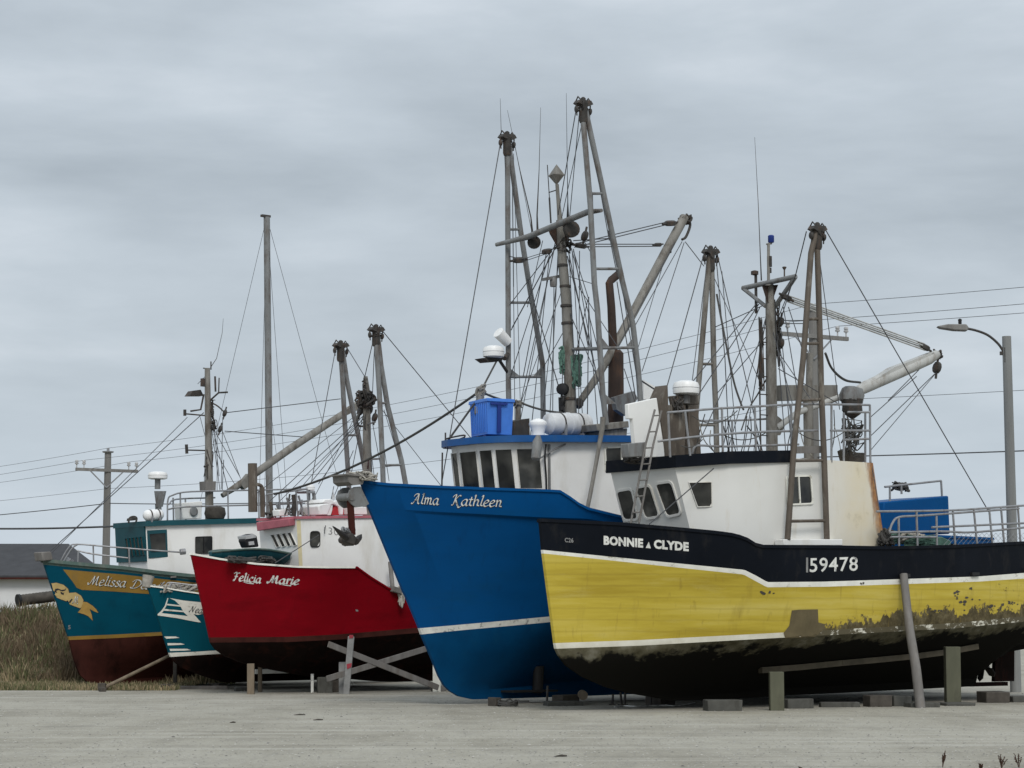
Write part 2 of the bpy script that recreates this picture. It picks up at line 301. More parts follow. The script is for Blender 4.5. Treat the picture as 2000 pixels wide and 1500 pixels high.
def sag(a, b, d, n=10):
    a, b = Vector(a), Vector(b); return [a.lerp(b, i/n)-Vector((0, 0, 4*d*(i/n)*(1-i/n))) for i in range(n+1)]
def tag(o, label=None, cat=None, group=None, kind=None):
    if label: o['label'] = label
    if cat: o['category'] = cat
    if group: o['group'] = group
    if kind: o['kind'] = kind
    return o
def empty(name, loc, rz=0):
    o = bpy.data.objects.new(name, None); o.empty_display_size = .3; COL.objects.link(o); o.location = loc; o.rotation_euler = (0, 0, rz); return o

# ------------------------------------------------------------------ surveying: sight lines from the camera station into a boat's own frame
def ray(px, py):
    x = (px-1000)/F; y = (750-py)/F; c, s = math.cos(TILT), math.sin(TILT)
    return Vector((x, c-y*s, s+y*c))
def gp(px, py, z=0):
    d = ray(px, py); return Vector((0, 0, CH))+d*((z-CH)/d.z)
def at(px, py, Y):
    d = ray(px, py); return Vector((0, 0, CH))+d*(Y/d.y)
class Frame:
    def __init__(s, name, px, d, deg):
        s.o = empty(name, ((px-1000)/F*d, d, 0), R_(deg)); s.inv = Matrix.Rotation(-R_(deg), 3, 'Z'); s.c = s.inv @ (Vector((0, 0, CH))-Vector(s.o.location))
    def r(s, px, py): return s.inv @ ray(px, py)
    def on(s, px, py, y):
        d = s.r(px, py); return s.c+d*((y-s.c.y)/d.y)
    def ats(s, px, py, S):
        d = s.r(px, py); return s.c+d*((S-s.c.x)/d.x)
    def plane(s, px, py, p, n):
        d = s.r(px, py); return s.c+d*((p-s.c).dot(n)/d.dot(n))
    def local(s, wp): return s.inv @ (Vector(wp)-Vector(s.o.location))
    def world(s, p): return Vector(s.o.location)+s.inv.transposed() @ Vector(p)
    def thing(s, name, p, label, cat, group=None):
        e = empty(name, s.world(p), s.o.rotation_euler.z); tag(e, label, cat, group); return e
    def line(s, pts, y):
        return [s.on(p[0], p[1], p[2] if len(p) > 2 else y) for p in pts]

def interp(C, x):
    if x <= C[0][0]: return C[0][1]+(0 if len(C) < 2 else (x-C[0][0])*(C[1][1]-C[0][1])/max(1e-6, C[1][0]-C[0][0]))
    for (a, p), (b, q) in zip(C, C[1:]):
        if x <= b: return p+(q-p)*(x-a)/max(1e-6, b-a)
    return C[-1][1]
class Row:
    pass
class Hull:
    """rows from sheer down; each row: sight points along the near side, half breadth, entrance length and fullness"""
    def __init__(s, fr, L, rows, foot, keel, mats, bands, low_mats, taper=.12, nb=100):
        s.fr = fr; s.L = L; s.rows = []
        for rw in rows:
            r = Row(); r.b, r.Lt, r.p = rw['b'], rw['Lt'], rw.get('p', 2.)
            P = fr.on(*rw['px'][0], -.04); r.s0 = P.x; C = [(P.x, P.z)]
            dense = []
            for qa, qb in zip(rw['px'], rw['px'][1:]):
                m_n = max(2, int(math.hypot(qb[0]-qa[0], qb[1]-qa[1])/10)); dense += [(qa[0]+(qb[0]-qa[0])*i/m_n, qa[1]+(qb[1]-qa[1])*i/m_n) for i in range(1, m_n+1)]
            for q in dense:
                y = -r.b*.6
                for _ in range(25):
                    P = fr.on(*q, y); y = y*.4+.6*-s.hb(r, P.x, taper)
                if P.x > C[-1][0]+.02: C.append((P.x, P.z))
            for e_ in rw.get('ext', []): C.append(e_)
            if C[-1][0] < L: C.append((L, C[-1][1]+rw.get('slope', .02)*(L-C[-1][0])))
            r.z = (lambda x, C=C: interp(C, x)); r.C = C; r.dz = None; s.rows.append(r)
        s.taper = taper; wl = s.rows[-1]
        kz = lambda x: interp(keel, x)
        n = len(foot)
        for k, (q, v, g) in enumerate(foot):
            P = fr.on(*q, -.04); r = Row(); r.s0 = P.x; z0 = P.z; r.b = g*wl.b; r.Lt = wl.Lt*(1+.25*(1-v)); r.p = wl.p
            def zf(x, s0=P.x, z0=z0, v=v):
                t = min(1, max(0, (x-s0)/(.25*L))); w_ = t*t*(3-2*t); return z0*(1-w_)+w_*(kz(x)+(wl.z(x)-kz(x))*v)
            r.z = zf; s.rows.append(r)
        s.n = len(s.rows)
        mb = MB(); nb1 = nb+1
        for sgn in (-1, 1):
            vs = []
            for r in s.rows:
                for i in range(nb1):
                    t = (i/nb)**1.25; x = r.s0+(L-r.s0)*t
                    vs.append((x, sgn*s.hb(r, x, taper), r.z(x)))
            for k in range(s.n-1):
                mi = (bands+low_mats)[k]
                o = len(mb.v)
                mb.add(vs[k*nb1:(k+2)*nb1], [(i, i+1, nb1+i+1, nb1+i) for i in range(nb)], mi)
        # stem strip, keel sole and transom close the shell
        A = [Vector((r.s0, -s.hb(r, r.s0, taper), r.z(r.s0))) for r in s.rows]
        for k in range(s.n-1):
            mi = (bands+low_mats)[k]; a, b = A[k], A[k+1]
            mb.add([a, (a.x, -a.y, a.z), (b.x, -b.y, b.z), b], [(0, 1, 2, 3)], mi)
        r = s.rows[-1]; ks = [(r.s0+(L-r.s0)*(i/nb)**1.25) for i in range(nb1)]
        for i in range(nb):
            a, b = ks[i], ks[i+1]; mb.add([(a, -s.hb(r, a, taper), r.z(a)), (a, s.hb(r, a, taper), r.z(a)), (b, s.hb(r, b, taper), r.z(b)), (b, -s.hb(r, b, taper), r.z(b))], [(0, 1, 2, 3)], (bands+low_mats)[-1])
        for k in range(s.n-1):
            mi = (bands+low_mats)[k]; a, b = s.rows[k], s.rows[k+1]
            mb.add([(L, -s.hb(a, L, taper), a.z(L)), (L, s.hb(a, L, taper), a.z(L)), (L, s.hb(b, L, taper), b.z(L)), (L, -s.hb(b, L, taper), b.z(L))], [(0, 1, 2, 3)], mi)
        bm = bmesh.new()
        s.o = mb.build('hull', mats, fr.o, ang=24)
        bm.from_mesh(s.o.data); bmesh.ops.remove_doubles(bm, verts=bm.verts, dist=.0005); bmesh.ops.recalc_face_normals(bm, faces=bm.faces); bm.to_mesh(s.o.data); bm.free()
        s.o.data.shade_smooth(); s.o.data.set_sharp_from_angle(angle=R_(24))
        s.bvh = BVHTree.FromPolygons([v.co.copy() for v in s.o.data.vertices], [tuple(p.vertices) for p in s.o.data.polygons])
    def hb(s, r, x, taper):
        u = min(1, max(0, (x-r.s0)/r.Lt)); b = .04+r.b*(1-(1-u)**r.p); k = max(0, (x-.6*s.L)/(.4*s.L)); return b*(1-taper*k*k)
    def surf(s, x, z):
        h = s.bvh.ray_cast(Vector((x, -12, z)), Vector((0, 1, 0)))[0]
        return -h.y if h else .04
    def pix(s, px, py, off=0):
        d = s.fr.r(px, py); h, n, i, t = s.bvh.ray_cast(s.fr.c, d)
        if h is None or h.y > .3:                    # just past the plating: keep to the nearest point of the shell
            h, n, i, t = s.bvh.find_nearest(s.fr.on(px, py, -.1))
        n = n if n.y < 0 else -n
        return h+n*off
    def side(s, px, py, inset=.04):                    # a point standing over the rail
        y = -1
        for _ in range(30):
            P = s.fr.on(px, py, y); y = y*.4-.6*max(.02, s.hb(s.rows[0], P.x, s.taper)-inset)
        return s.fr.on(px, py, y)
    def deck(s, drop, mat='grey', x0=.4):
        r = s.rows[0]; mb = MB(); pts = [x0+(s.L-.05-x0)*i/60 for i in range(61)]
        q = []
        for x in pts:
            z = r.z(x)-(drop if x > r.s0+.8 else .25); q.append((x, max(.01, s.surf(x, z)-.05), z))
        for (x, y, z), (x2, y2, z2) in zip(q, q[1:]):
            mb.add([(x, -y, z), (x, y, z), (x2, y2, z2), (x2, -y2, z2)], [(0, 1, 2, 3)])
        return mb.build('deck', mat, s.fr.o)
    def rail(s, mat, w=.12, h=.07, x1=None, ri=0, name='caprail', out=.03, x0=None):
        r = s.rows[ri]; mb = MB(); x1 = x1 or s.L; xs = [(x0 or r.s0)+(x1-(x0 or r.s0))*(i/80)**1.2 for i in range(81)]
        for sg in (-1, 1):
            prev = None
            for x in xs:
                b = s.hb(r, x, s.taper); z = r.z(x); L4 = [Vector((x-.02 if x == xs[0] else x, sg*(b+out), z-h/2)), Vector((x, sg*(b+out), z+h/2)), Vector((x, sg*max(0, b-w), z+h/2)), Vector((x, sg*max(0, b-w), z-h/2))]
                if prev: mb.loft(prev, L4, 0, x == xs[1], x == xs[-1])
                prev = L4
        return mb.build(name, mat, s.fr.o)

# ------------------------------------------------------------------ lettering: broad pen strokes and block type laid on the curved plating
GL = {
 'a': (1.0, [[(.8, .85), (.5, 1), (.15, .7), (.1, .3), (.35, 0), (.62, .25), (.8, .85)], [(.82, 1), (.74, .3), (.85, .02), (1.05, .15)]]),
 'c': (.85, [[(.75, .8), (.5, 1), (.15, .6), (.2, .15), (.5, 0), (.85, .2)]]),
 'd': (1.0, [[(.75, .85), (.45, 1), (.12, .6), (.15, .15), (.4, 0), (.7, .3)], [(.85, 1.7), (.75, .3), (.85, .02), (1.05, .15)]]),
 'e': (.85, [[(.15, .48), (.5, .55), (.7, .8), (.5, 1), (.2, .75), (.12, .35), (.35, 0), (.85, .2)]]),
 'h': (1.0, [[(.1, 1.5), (.25, 1.7), (.2, .8), (.2, 0)], [(.2, .6), (.5, 1), (.75, .8), (.72, .2), (1.0, .08)]]),
 'i': (.5, [[(.08, .85), (.25, 1), (.22, .15), (.5, .1)], [(.24, 1.32), (.36, 1.46)]]),
 'l': (.5, [[(.1, 1.45), (.32, 1.7), (.25, .8), (.22, .2), (.5, .1)]]),
 'm': (1.45, [[(.08, .85), (.22, 1), (.22, 0)], [(.22, .65), (.45, 1), (.65, .85), (.65, 0)], [(.65, .65), (.88, 1), (1.1, .85), (1.08, .15), (1.38, .08)]]),
 'n': (1.0, [[(.08, .85), (.22, 1), (.22, 0)], [(.22, .65), (.5, 1), (.72, .8), (.7, .15), (1.0, .08)]]),
 'r': (.7, [[(.08, .85), (.24, 1), (.22, 0)], [(.22, .6), (.45, .98), (.68, .9)]]),
 's': (.75, [[(.66, .85), (.4, 1), (.2, .78), (.5, .5), (.66, .22), (.4, 0), (.08, .12)]]),
 't': (.62, [[(.32, 1.4), (.28, .8), (.26, .2), (.55, .05)], [(.03, 1), (.58, 1.02)]]),
 'A': (1.4, [[(.0, .12), (.22, .05), (.6, .8), (.95, 1.6)], [(.25, 1.15), (.45, 1.5), (.95, 1.6)], [(.95, 1.6), (.98, .3), (1.25, .05)], [(.42, .6), (1.0, .62)]]),
 'K': (1.4, [[(.08, 1.25), (.25, 1.55), (.5, 1.6), (.42, .8), (.3, .1), (.08, .05)], [(1.2, 1.5), (.9, 1.5), (.46, .85)], [(.5, .92), (.8, .3), (1.15, -.3), (1.45, -.1)]]),
 'M': (1.6, [[(-.12, .4), (-.02, .08), (.25, .35), (.55, 1.55)], [(.57, 1.6), (.62, .8), (.66, .1)], [(.68, .2), (.9, .9), (1.15, 1.6)], [(1.17, 1.6), (1.2, .3), (1.45, .08)]]),
 'D': (1.35, [[(.42, 1.45), (.38, .8), (.34, .1)], [(0, 1.15), (.3, 1.6), (.9, 1.5), (1.2, .9), (.9, .2), (.3, 0), (.05, .2)]]),
 'F': (1.15, [[(.05, 1.3), (.3, 1.58), (.7, 1.52), (1.15, 1.6)], [(.62, 1.5), (.52, .7), (.36, 0), (.1, .12)], [(.28, .8), (.85, .86)]]),
 'N': (1.35, [[(0, .3), (.08, .0), (.3, .6), (.45, 1.55)], [(.46, 1.6), (.65, .8), (.86, .05)], [(.87, .05), (1.0, .9), (1.25, 1.6)]]),
 ' ': (.8, [])}
def pen(text, slant=.18, W=.2, nib=R_(40)):
    """returns list of (verts2d, faces, layer) per stroke and total width"""
    out_, x, L = [], 0, 0
    for ch in text:
        wd, st = GL[ch]
        for p in st:
            pts = [Vector((x+q[0]+slant*q[1], q[1], 0)) for q in p]; pts = smooth(pts, 5) if len(pts) > 2 else [pts[0].lerp(pts[1], i/4) for i in range(5)]
            vs = []
            for i, q in enumerate(pts):
                d = (pts[min(i+1, len(pts)-1)]-pts[max(i-1, 0)]).normalized(); a = math.atan2(d.y, d.x); hw = W*max(.30, abs(math.sin(a-nib)))*.5
                n = Vector((-d.y, d.x, 0)); vs += [q+n*hw, q-n*hw]
            out_.append((vs, [(2*i, 2*i+1, 2*i+3, 2*i+2) for i in range(len(pts)-1)], L % 7)); L += 1
        x += wd
    return out_, x
def write_pen(text, put, p0, p1, hpx, mat, parent, name='lettering', W=.2, slant=.18, off=.006, shift=(0, 0)):
    st, tw = pen(text, slant, W); p0, p1 = Vector((*p0, 0)), Vector((*p1, 0)); d = (p1-p0)/tw; mb = MB()
    for vs, fs, L in st:
        mb.add([put(p0.x+d.x*v.x+shift[0], p0.y+d.y*v.x-hpx*v.y+shift[1], off+L*.0012) for v in vs], fs)
    return mb.build(name, mat, parent, sm=False)
def write_block(text, put, p0, p1, hpx, mat, parent, name='lettering', bold=.03, off=.006, squeeze=None):
    cu = bpy.data.curves.new('t', 'FONT'); cu.body = text; cu.size = 1; cu.offset = bold; cu.resolution_u = 3; cu.space_character = 1.08
    o = bpy.data.objects.new('t', cu); COL.objects.link(o); dg = bpy.context.evaluated_depsgraph_get(); me = bpy.data.meshes.new_from_object(o.evaluated_get(dg))
    bpy.data.objects.remove(o); vs = [v.co.copy() for v in me.vertices]; fs = [tuple(p.vertices) for p in me.polygons]
    xa, xb = min(v.x for v in vs), max(v.x for v in vs); za, zb = min(v.y for v in vs), max(v.y for v in vs)
    mb = MB(); mb.add([put(p0[0]+(p1[0]-p0[0])*(v.x-xa)/(xb-xa), p0[1]+(p1[1]-p0[1])*(v.x-xa)/(xb-xa)-hpx*(v.y-za)/(zb-za), off) for v in vs], fs)
    return mb.build(name, mat, parent, sm=False)
def decal(put, poly, mat, parent, name, off=.004, step=7):
    P = [Vector((x, y, 0)) for x, y in poly]; tr = [[P[i] for i in t] for t in tessellate_polygon([P])]
    done = []
    while tr:
        t = tr.pop(); e_ = [((t[i]-t[(i+1) % 3]).length, i) for i in range(3)]; l, i = max(e_)
        if l > step:
            m = (t[i]+t[(i+1) % 3])/2; tr += [[t[i], m, t[(i+2) % 3]], [m, t[(i+1) % 3], t[(i+2) % 3]]]
        else: done.append(t)
    mb = MB()
    for t in done: mb.add([put(v.x, v.y, off) for v in t], [(0, 1, 2)])
    o = mb.build(name, mat, parent, sm=False)
    bm = bmesh.new(); bm.from_mesh(o.data); bmesh.ops.remove_doubles(bm, verts=bm.verts, dist=.001); bm.to_mesh(o.data); bm.free(); return o
def window(parent, poly, n, frame='trim', pane='glass', fw=.05, rnd=0, mull=None, name='window'):
    """a glazed opening: raised frame ring, glass, optional mullion at fraction mull"""
    n = Vector(n).normalized(); P = [Vector(p) for p in poly]
    if rnd:
        Q = []
        for i, p in enumerate(P):
            a, b = P[i-1], P[(i+1) % len(P)]; ra = p+(a-p).normalized()*rnd; rb = p+(b-p).normalized()*rnd
            for k in range(5):
                t = k/4; Q.append(ra*(1-t)**2+p*2*t*(1-t)+rb*t*t)
        P = Q
    c = sum(P, Vector())/len(P); big = [p+(p-c).normalized()*fw for p in P]; mb = MB(); k = len(P)
    o_, i_ = n*.035, n*.006
    mb.add(big+[p+o_ for p in big]+[p+o_ for p in P]+[p+i_ for p in P],
           [(i, (i+1) % k, k+(i+1) % k, k+i) for i in range(k)]+[(k+i, k+(i+1) % k, 2*k+(i+1) % k, 2*k+i) for i in range(k)]+[(2*k+i, 2*k+(i+1) % k, 3*k+(i+1) % k, 3*k+i) for i in range(k)], 0)
    mb.add([p+n*.012 for p in P], [tuple(range(k))], 1)
    if mull is not None:
        q = [Vector(p) for p in poly]; a = q[0].lerp(q[1], mull); b = q[3].lerp(q[2], mull); mb.beam(a+n*.025, b+n*.025, .03, .03, 0)
    return mb.build(name, [frame, pane], parent)
def house(fr, cols, mat, name='wheelhouse', zlift=0, roof_mat=None, roof_px=None):
    """walls lofted from near-side columns (top x, top y, bottom x, bottom y, y) mirrored to the far side"""
    T = [fr.on(c[0], c[1], c[4]) for c in cols]; Bt = [fr.on(c[2], c[3], c[5] if len(c) > 5 else c[4]) for c in cols]
    mir = lambda v: Vector((v.x, -v.y, v.z)); n = len(cols)
    top = T+[mir(v) for v in reversed(T)]; bot = Bt+[mir(v) for v in reversed(Bt)]
    mb = MB(); mb.loft(bot, top, 0)
    return mb.build(name, mat, fr.o), T, Bt
def brow(fr, T, out, h, dz, mat, name='roof_edge', x1=None, drop=0):
    """a roof rim that follows the house top, standing proud of it"""
    P = [v for v in T if x1 is None or v.x <= x1+.01]; c = Vector((sum(v.x for v in P)/len(P)+1, 0, 0)); mb = MB(); ring = []
    full = P+[Vector((v.x, -v.y, v.z)) for v in reversed(P)]
    for i, v in enumerate(full):
        a, b = full[i-1] if i else full[0], full[(i+1)] if i < len(full)-1 else full[-1]
        if i == 0: a = v-(b-v)
        if i == len(full)-1: b = v+(v-a)
        d = (b-a); d.z = 0; d.normalize(); nrm = Vector((d.y, -d.x, 0))
        if nrm.dot(Vector((v.x-c.x, v.y, 0))) < 0 and abs(v.y) > .2: nrm = -nrm
        ring.append((v, nrm))
    lo = [v+nr*out+Vector((0, 0, dz)) for v, nr in ring]; hi = [v+nr*out+Vector((0, 0, dz+h)) for v, nr in ring]
    mb.loft(lo, hi, 0)
    return mb.build(name, mat, fr.o), hi
def strut(fr, name, mat, pts, r, y=0, parent=None, n=10):
    mb = MB(); mb.tube(fr.line(pts, y), r, n); return mb.build(name, mat, parent or fr.o)
def rigging(fr, lines, mat='wire', name='stay', parent=None):
    for l in lines:
        x1, y1, Y1, x2, y2, Y2 = l[:6]; r = l[6] if len(l) > 6 else .013; sg = l[7] if len(l) > 7 else 0
        a, b = fr.on(x1, y1, Y1), fr.on(x2, y2, Y2); mb = MB(); mb.tube(sag(a, b, sg, 8) if sg else [a, b], r*.95, 5); mb.build(name, mat, parent or fr.o)
def a_frame(fr, y, yt, left, right, rungs, mat, r, apex_clutter=.2, gussets=(), rr=.035):
    """stabiliser frame: two legs meeting under a head; y at the feet, yt at the head"""
    z0 = fr.on(*left[-1], y).z; z1 = fr.on(*left[0], yt).z
    def P(q):
        yy = y
        for _ in range(6):
            v = fr.on(*q, yy); k = min(1, max(0, (v.z-z0)/(z1-z0))); yy = y+(yt-y)*k
        return v
    mb = MB(); A = [P(q) for q in left]; B_ = [P(q) for q in right]
    mb.tube(A, r, 10); mb.tube(B_, r, 10); o = mb.build('stabilizer_frame', mat, fr.o)
    for a, b in rungs:
        mb = MB(); mb.tube([P(a), P(b)], rr, 8); mb.build('rung', mat, o)
    for g in gussets:
        mb = MB(); mb.slab([P(q) for q in g], (0, .03, 0)); mb.build('gusset', mat, o)
    h = (A[0]+B_[0])/2; mb = MB(); mb.lathe([(r*1.25, -.5), (r*1.55, -.44), (r*1.5, -.12), (r*1.9, -.03)], h, (0, 0, 1), 12, 0)
    mb.slab([h+Vector((sx*r*3.4, -r*1.5, zz)) for sx, zz in ((-1, -.05), (-.72, .03), (.72, .05), (1, -.03), (.5, -.09), (-.5, -.09))], (0, r*3, 0)); mb.lathe([(r*.9, .04), (r*.9, .1), (.03, .13)], h, (0, 0, 1), 10, 0)
    for sx in (-1, 1): mb.tube([h+Vector((sx*r*2.2, -r*1.2, .03)), h+Vector((sx*r*2.4, 0, .12)), h+Vector((sx*r*2.2, r*1.2, .03))], .018, 6)
    mb.clutter(h+Vector((0, 0, -.12)), (r*1.9, r*1.9, .12), 6, .012, 0)
    for sx in (-1, 1):
        mb.block(h+Vector((sx*r*3.1, 0, -.20)), (.1*sx, 0, 1), .08, 0)
    mb.build('masthead_fitting', 'dark_metal', o)
    return o
def polyrail(fr, rails, posts, mat, r=.022, name='railing', y=None):
    mb = MB()
    for rl in rails: mb.tube(smooth(rl, 4) if len(rl) > 2 else rl, r, 8)
    for a, b in posts: mb.tube([a, b], r, 8)
    return mb.build(name, mat, fr.o)
def radome(fr, p, r, h, parent=None, stem=None):
    mb = MB(); mb.lathe([(r*.75, 0), (r*.97, h*.08), (r, h*.3), (r, h*.62), (r*.9, h*.85), (r*.5, h*.98), (.01, h)], p, (0, 0, 1), 22, 0)
    mb.lathe([(r*1.005, h*.44), (r*1.012, h*.46), (r*1.005, h*.48)], p, (0, 0, 1), 22, 1)
    if stem: mb.tube([Vector(p)-Vector((0, 0, stem)), p], r*.3, 10, 2)
    return mb.build('radar', ['fibreglass', 'galv', 'grey'], parent or fr.o)

FOOT_G = [.93, .80, .60, .34, .13, .06]

# ================================================================== SETTING
def grid_ground():
    mb = MB(); mb.add([(-900, -60, 0), (900, -60, 0), (900, 2500, 0), (-900, 2500, 0)], [(0, 1, 2, 3)])
    return tag(mb.build('ground', 'gravel', sm=False), kind='structure')
grid_ground()
# grassy bank beyond the yard on the left
def bank_h(x, y):
    k = max(0, min(1, (y-68.5)/7)); k = k*k*(3-2*k)
    e_ = max(0, min(1, (-8.5-x)/5)); e_ = e_*e_*(3-2*e_)
    dpt = 1 if y < 100 else max(0, 1-(y-100)/50)
    return (1.95*k*dpt*(.45+.55*e_)+.12*math.sin(x*.7+y*.4)*k)+.012+.018*min(1, max(0, (y-65)/1.5))
mb = MB(); nx, ny = 60, 50; gv = []
for j in range(ny+1):
    for i in range(nx+1):
        x = -60+50*i/nx; y = 65.0+95*(j/ny)**1.7+(.35*math.sin(x*1.3)+.2*math.sin(x*3.1) if j == 0 else 0); gv.append((x, y, .012 if j == 0 else bank_h(x, y)))
mb.add(gv, [(j*(nx+1)+i, j*(nx+1)+i+1, (j+1)*(nx+1)+i+1, (j+1)*(nx+1)+i) for j in range(ny) for i in range(nx)])
tag(mb.build('grass_bank', 'earth'), kind='structure')
def blades(name, n, pick, mats, label):
    mb = MB()
    for _ in range(n):
        x, y, h, wd, m = pick(); z = bank_h(x, y)-.03; a = random.uniform(0, 6.28); ln = random.uniform(.1, .55)*h; b = random.uniform(0, 6.28)
        u = Vector((math.cos(a), math.sin(a), 0))*wd/2; t = Vector((math.cos(b)*ln, math.sin(b)*ln, h)); p = Vector((x, y, z)); q = p+t*.55+Vector((0, 0, h*.1))
        mb.add([p-u, p+u, q+u*.8, q-u*.8, p+t], [(0, 1, 2, 3), (3, 2, 4)], m)
    o = mb.build(name, mats, sm=False); return tag(o, label, 'grass', kind='stuff')
def tall():
    y = random.uniform(69.5, 79); x = random.uniform(-19.5, -8.5)
    cl = math.sin(x*2.1+1)*math.sin(y*1.7+x)+.4*math.sin(x*5.3)
    h = (.18+.34*random.random()**1.5)*(1+.5*cl); q = math.sin(x*.9+y*.6)+.6*math.sin(x*2.3-y)+random.gauss(0, .7); m = 1 if q < -.35 else (2 if q < .6 else 0)
    return x, y, h, random.uniform(.018, .05), m
blades('tall_grass', 38000, tall, ['grass_tan', 'grass_brown', 'grass_green'], 'tall dry grass and brown weeds covering the bank left of the boats')
def short():
    y = 64.7+random.random()**1.4*7.5; x = random.uniform(-20, -9.6); m = 0 if random.random() < .6 else 2
    if y < 66.6 and x < -13.2 and random.random() < .5: m = 2
    return x, y, random.uniform(.05, .22), random.uniform(.015, .035), m
blades('short_grass', 17000, short, ['grass_tan', 'grass_brown', 'grass_green'], 'short pale grass along the edge of the gravel yard')

# loose stones on the yard
mb = MB()
for k in range(26000):
    d = 26.5+42*random.random()**1.35; x = random.uniform(-.235, .235)*d
    if d > 64 and x < -9: continue
    r = random.choice((.006, .008, .010, .013, .018))*random.uniform(.8, 1.2); r *= 1.7 if random.random() < .012 else 1
    vs = [(x+r*random.uniform(.7, 1.3)*a, d+r*random.uniform(.7, 1.3)*b, r*.5*(1+c)*random.uniform(.6, 1)) for a, b, c in ((1, 0, 0), (-1, 0, 0), (0, 1, 0), (0, -1, 0), (0, 0, 1))]
    mb.add(vs, [(0, 2, 4), (2, 1, 4), (1, 3, 4), (3, 0, 4)], random.choices((0, 1, 2), (.5, .38, .12))[0])
tag(mb.build('loose_stones', [paint('stone_grey', (.27, .26, .235), .9, .3, 1), paint('stone_pale', (.42, .405, .365), .9, .3, 1), paint('stone_dark', (.13, .125, .115), .9, .3, 1)], sm=False), 'loose small stones scattered over the grey gravel yard', 'stones', kind='stuff')

# shed behind the bank
def shed():
    Y = 112; e = empty('storage_shed', at(-40, 1228, Y).xy.to_3d()); tag(e, 'low white storage shed with dark grey hipped roof beyond the grass bank', 'shed')
    o = Vector(e.location); L = lambda px, py, Y: at(px, py, Y)-o
    Y2 = Y+9
    wl = [at(-420, 1228, Y), at(176, 1228, Y), at(205, 1228, Y2), at(-420, 1228, Y2)]
    bot = [Vector((p.x, p.y, 0))-o for p in wl]; top = [Vector((p.x, p.y, 4.2))-o for p in wl]
    mb = MB(); mb.loft(bot, top); mb.build('wall', 'shed', e)
    ev = [Vector((p.x+dx, p.y+dy, 4.2))-o for p, dx, dy in zip(wl, (-.4, .4, .4, -.4), (-.5, -.5, .5, .5))]
    up = [Vector((0, 0, .16))+p for p in ev]
    r0, r1 = at(-420, 1062, Y+4.5)-o, at(134, 1062, Y+4.5)-o
    mb = MB(); mb.loft(ev, up, 0, True, False); mb.add(up+[r0, r1], [(0, 1, 5, 4), (1, 2, 5), (2, 3, 4, 5), (3, 0, 4)]); mb.build('roof', 'roof', e, sm=False)
    mb = MB(); mb.beam(ev[0]+Vector((0, -.03, .02)), ev[1]+Vector((0, -.03, .02)), .06, .09); mb.build('fascia', 'oxide', e)
shed()
def log(px0, py0, px1, py1, Y, r):
    a, b = at(px0, py0, Y), at(px1, py1, Y+.8); c = (a+b)/2; e = empty('drain_pipe', c); tag(e, 'black corrugated drain pipe lying on top of the grass bank', 'pipe')
    d = (b-a).normalized(); mb = MB(); n = 22
    mb.tube([a-c+(b-a)*i/n for i in range(n+1)], [r*(1 if i % 2 else .93) for i in range(n+1)], 14, 0); mb.build('pipe_shell', 'wood_dark', e)
    mb = MB(); mb.tube([a-c-d*.03, a-c+d*.05], r*1.12, 14); mb.build('collar', 'black', e)
log(36, 1173, 108, 1164, 77, .20)

# utility poles and their wires
def pole(px, pytop, d, arm_py, arm_half, label, r=.15, dirv=(.85, .5)):
    t = at(px, pytop, d); e = empty('utility_pole', (t.x, t.y, 0)); tag(e, label, 'utility pole', 'utility poles carrying the power lines')
    za = at(px, arm_py, d).z; H = t.z; dv = Vector((*dirv, 0)).normalized()
    mb = MB(); mb.tube([(0, 0, -.3), (0, 0, H*.5), (0, 0, H)], [r*1.15, r, r*.85], 12); mb.build('pole', 'wood_pole', e)
    mb = MB(); mb.beam(Vector((0, -.16, za))-dv*arm_half, Vector((0, -.16, za))+dv*arm_half, .1, .13); arm = mb.build('crossarm', 'wood_pole', e)
    for s in (-1, 1):
        mb = MB(); mb.beam(Vector((0, -.2, za-.75)), Vector((0, -.2, za-.05))+dv*s*.75, .03, .05); mb.build('brace', 'galv', e)
    pins = []
    for f in (-.97, -.74, .70, .95):
        p = Vector((0, -.16, za+.07))+dv*arm_half*f; mb = MB(); mb.lathe([(.025, 0), (.025, .14), (.075, .15), (.085, .2), (.05, .22), (.075, .25), (.07, .31), (.03, .34)], p, (0, 0, 1), 10); mb.build('insulator', 'insul', e); pins.append(Vector(e.location)+p+Vector((0, 0, .33)))
    mb = MB(); mb.lathe([(r*1.4, 0), (r*1.5, .05), (.06, .08), (.06, .2)], (0, 0, H), (0, 0, 1), 10); mb.build('pole_cap', 'galv', e)
    return e, pins, Vector(e.location)+Vector((0, 0, H+.2))
p1 = pole(211, 884, 98, 919, 1.42, 'distant wooden utility pole with crossarm and paired insulators behind the teal boat', .17)
p2 = pole(1587, 606, 73, 658, 1.42, 'wooden utility pole with crossarm standing behind the mast of the yellow boat', .16)
NX = Vector((27.3, -25, 0))
def wire(a, b, sg, r, label, n=24, grp='power lines strung between the utility poles'):
    mb = MB(); c = (Vector(a)+Vector(b))/2; mb.tube([p-c for p in sag(a, b, sg, n)], r, 5); o = mb.build('power_line', 'wire', None); o.location = c; return tag(o, label, 'wire', grp)
T1_, T2_ = p1[2], p2[2]
W_ = 'thin power line between the two poles, '
wl_ = [(T1_, T2_, 'highest strand running over both pole tops'), (p1[1][1], p2[1][1], 'second strand on the left crossarm pins'), (p1[1][2], p2[1][2], 'third strand on the right crossarm pins')]
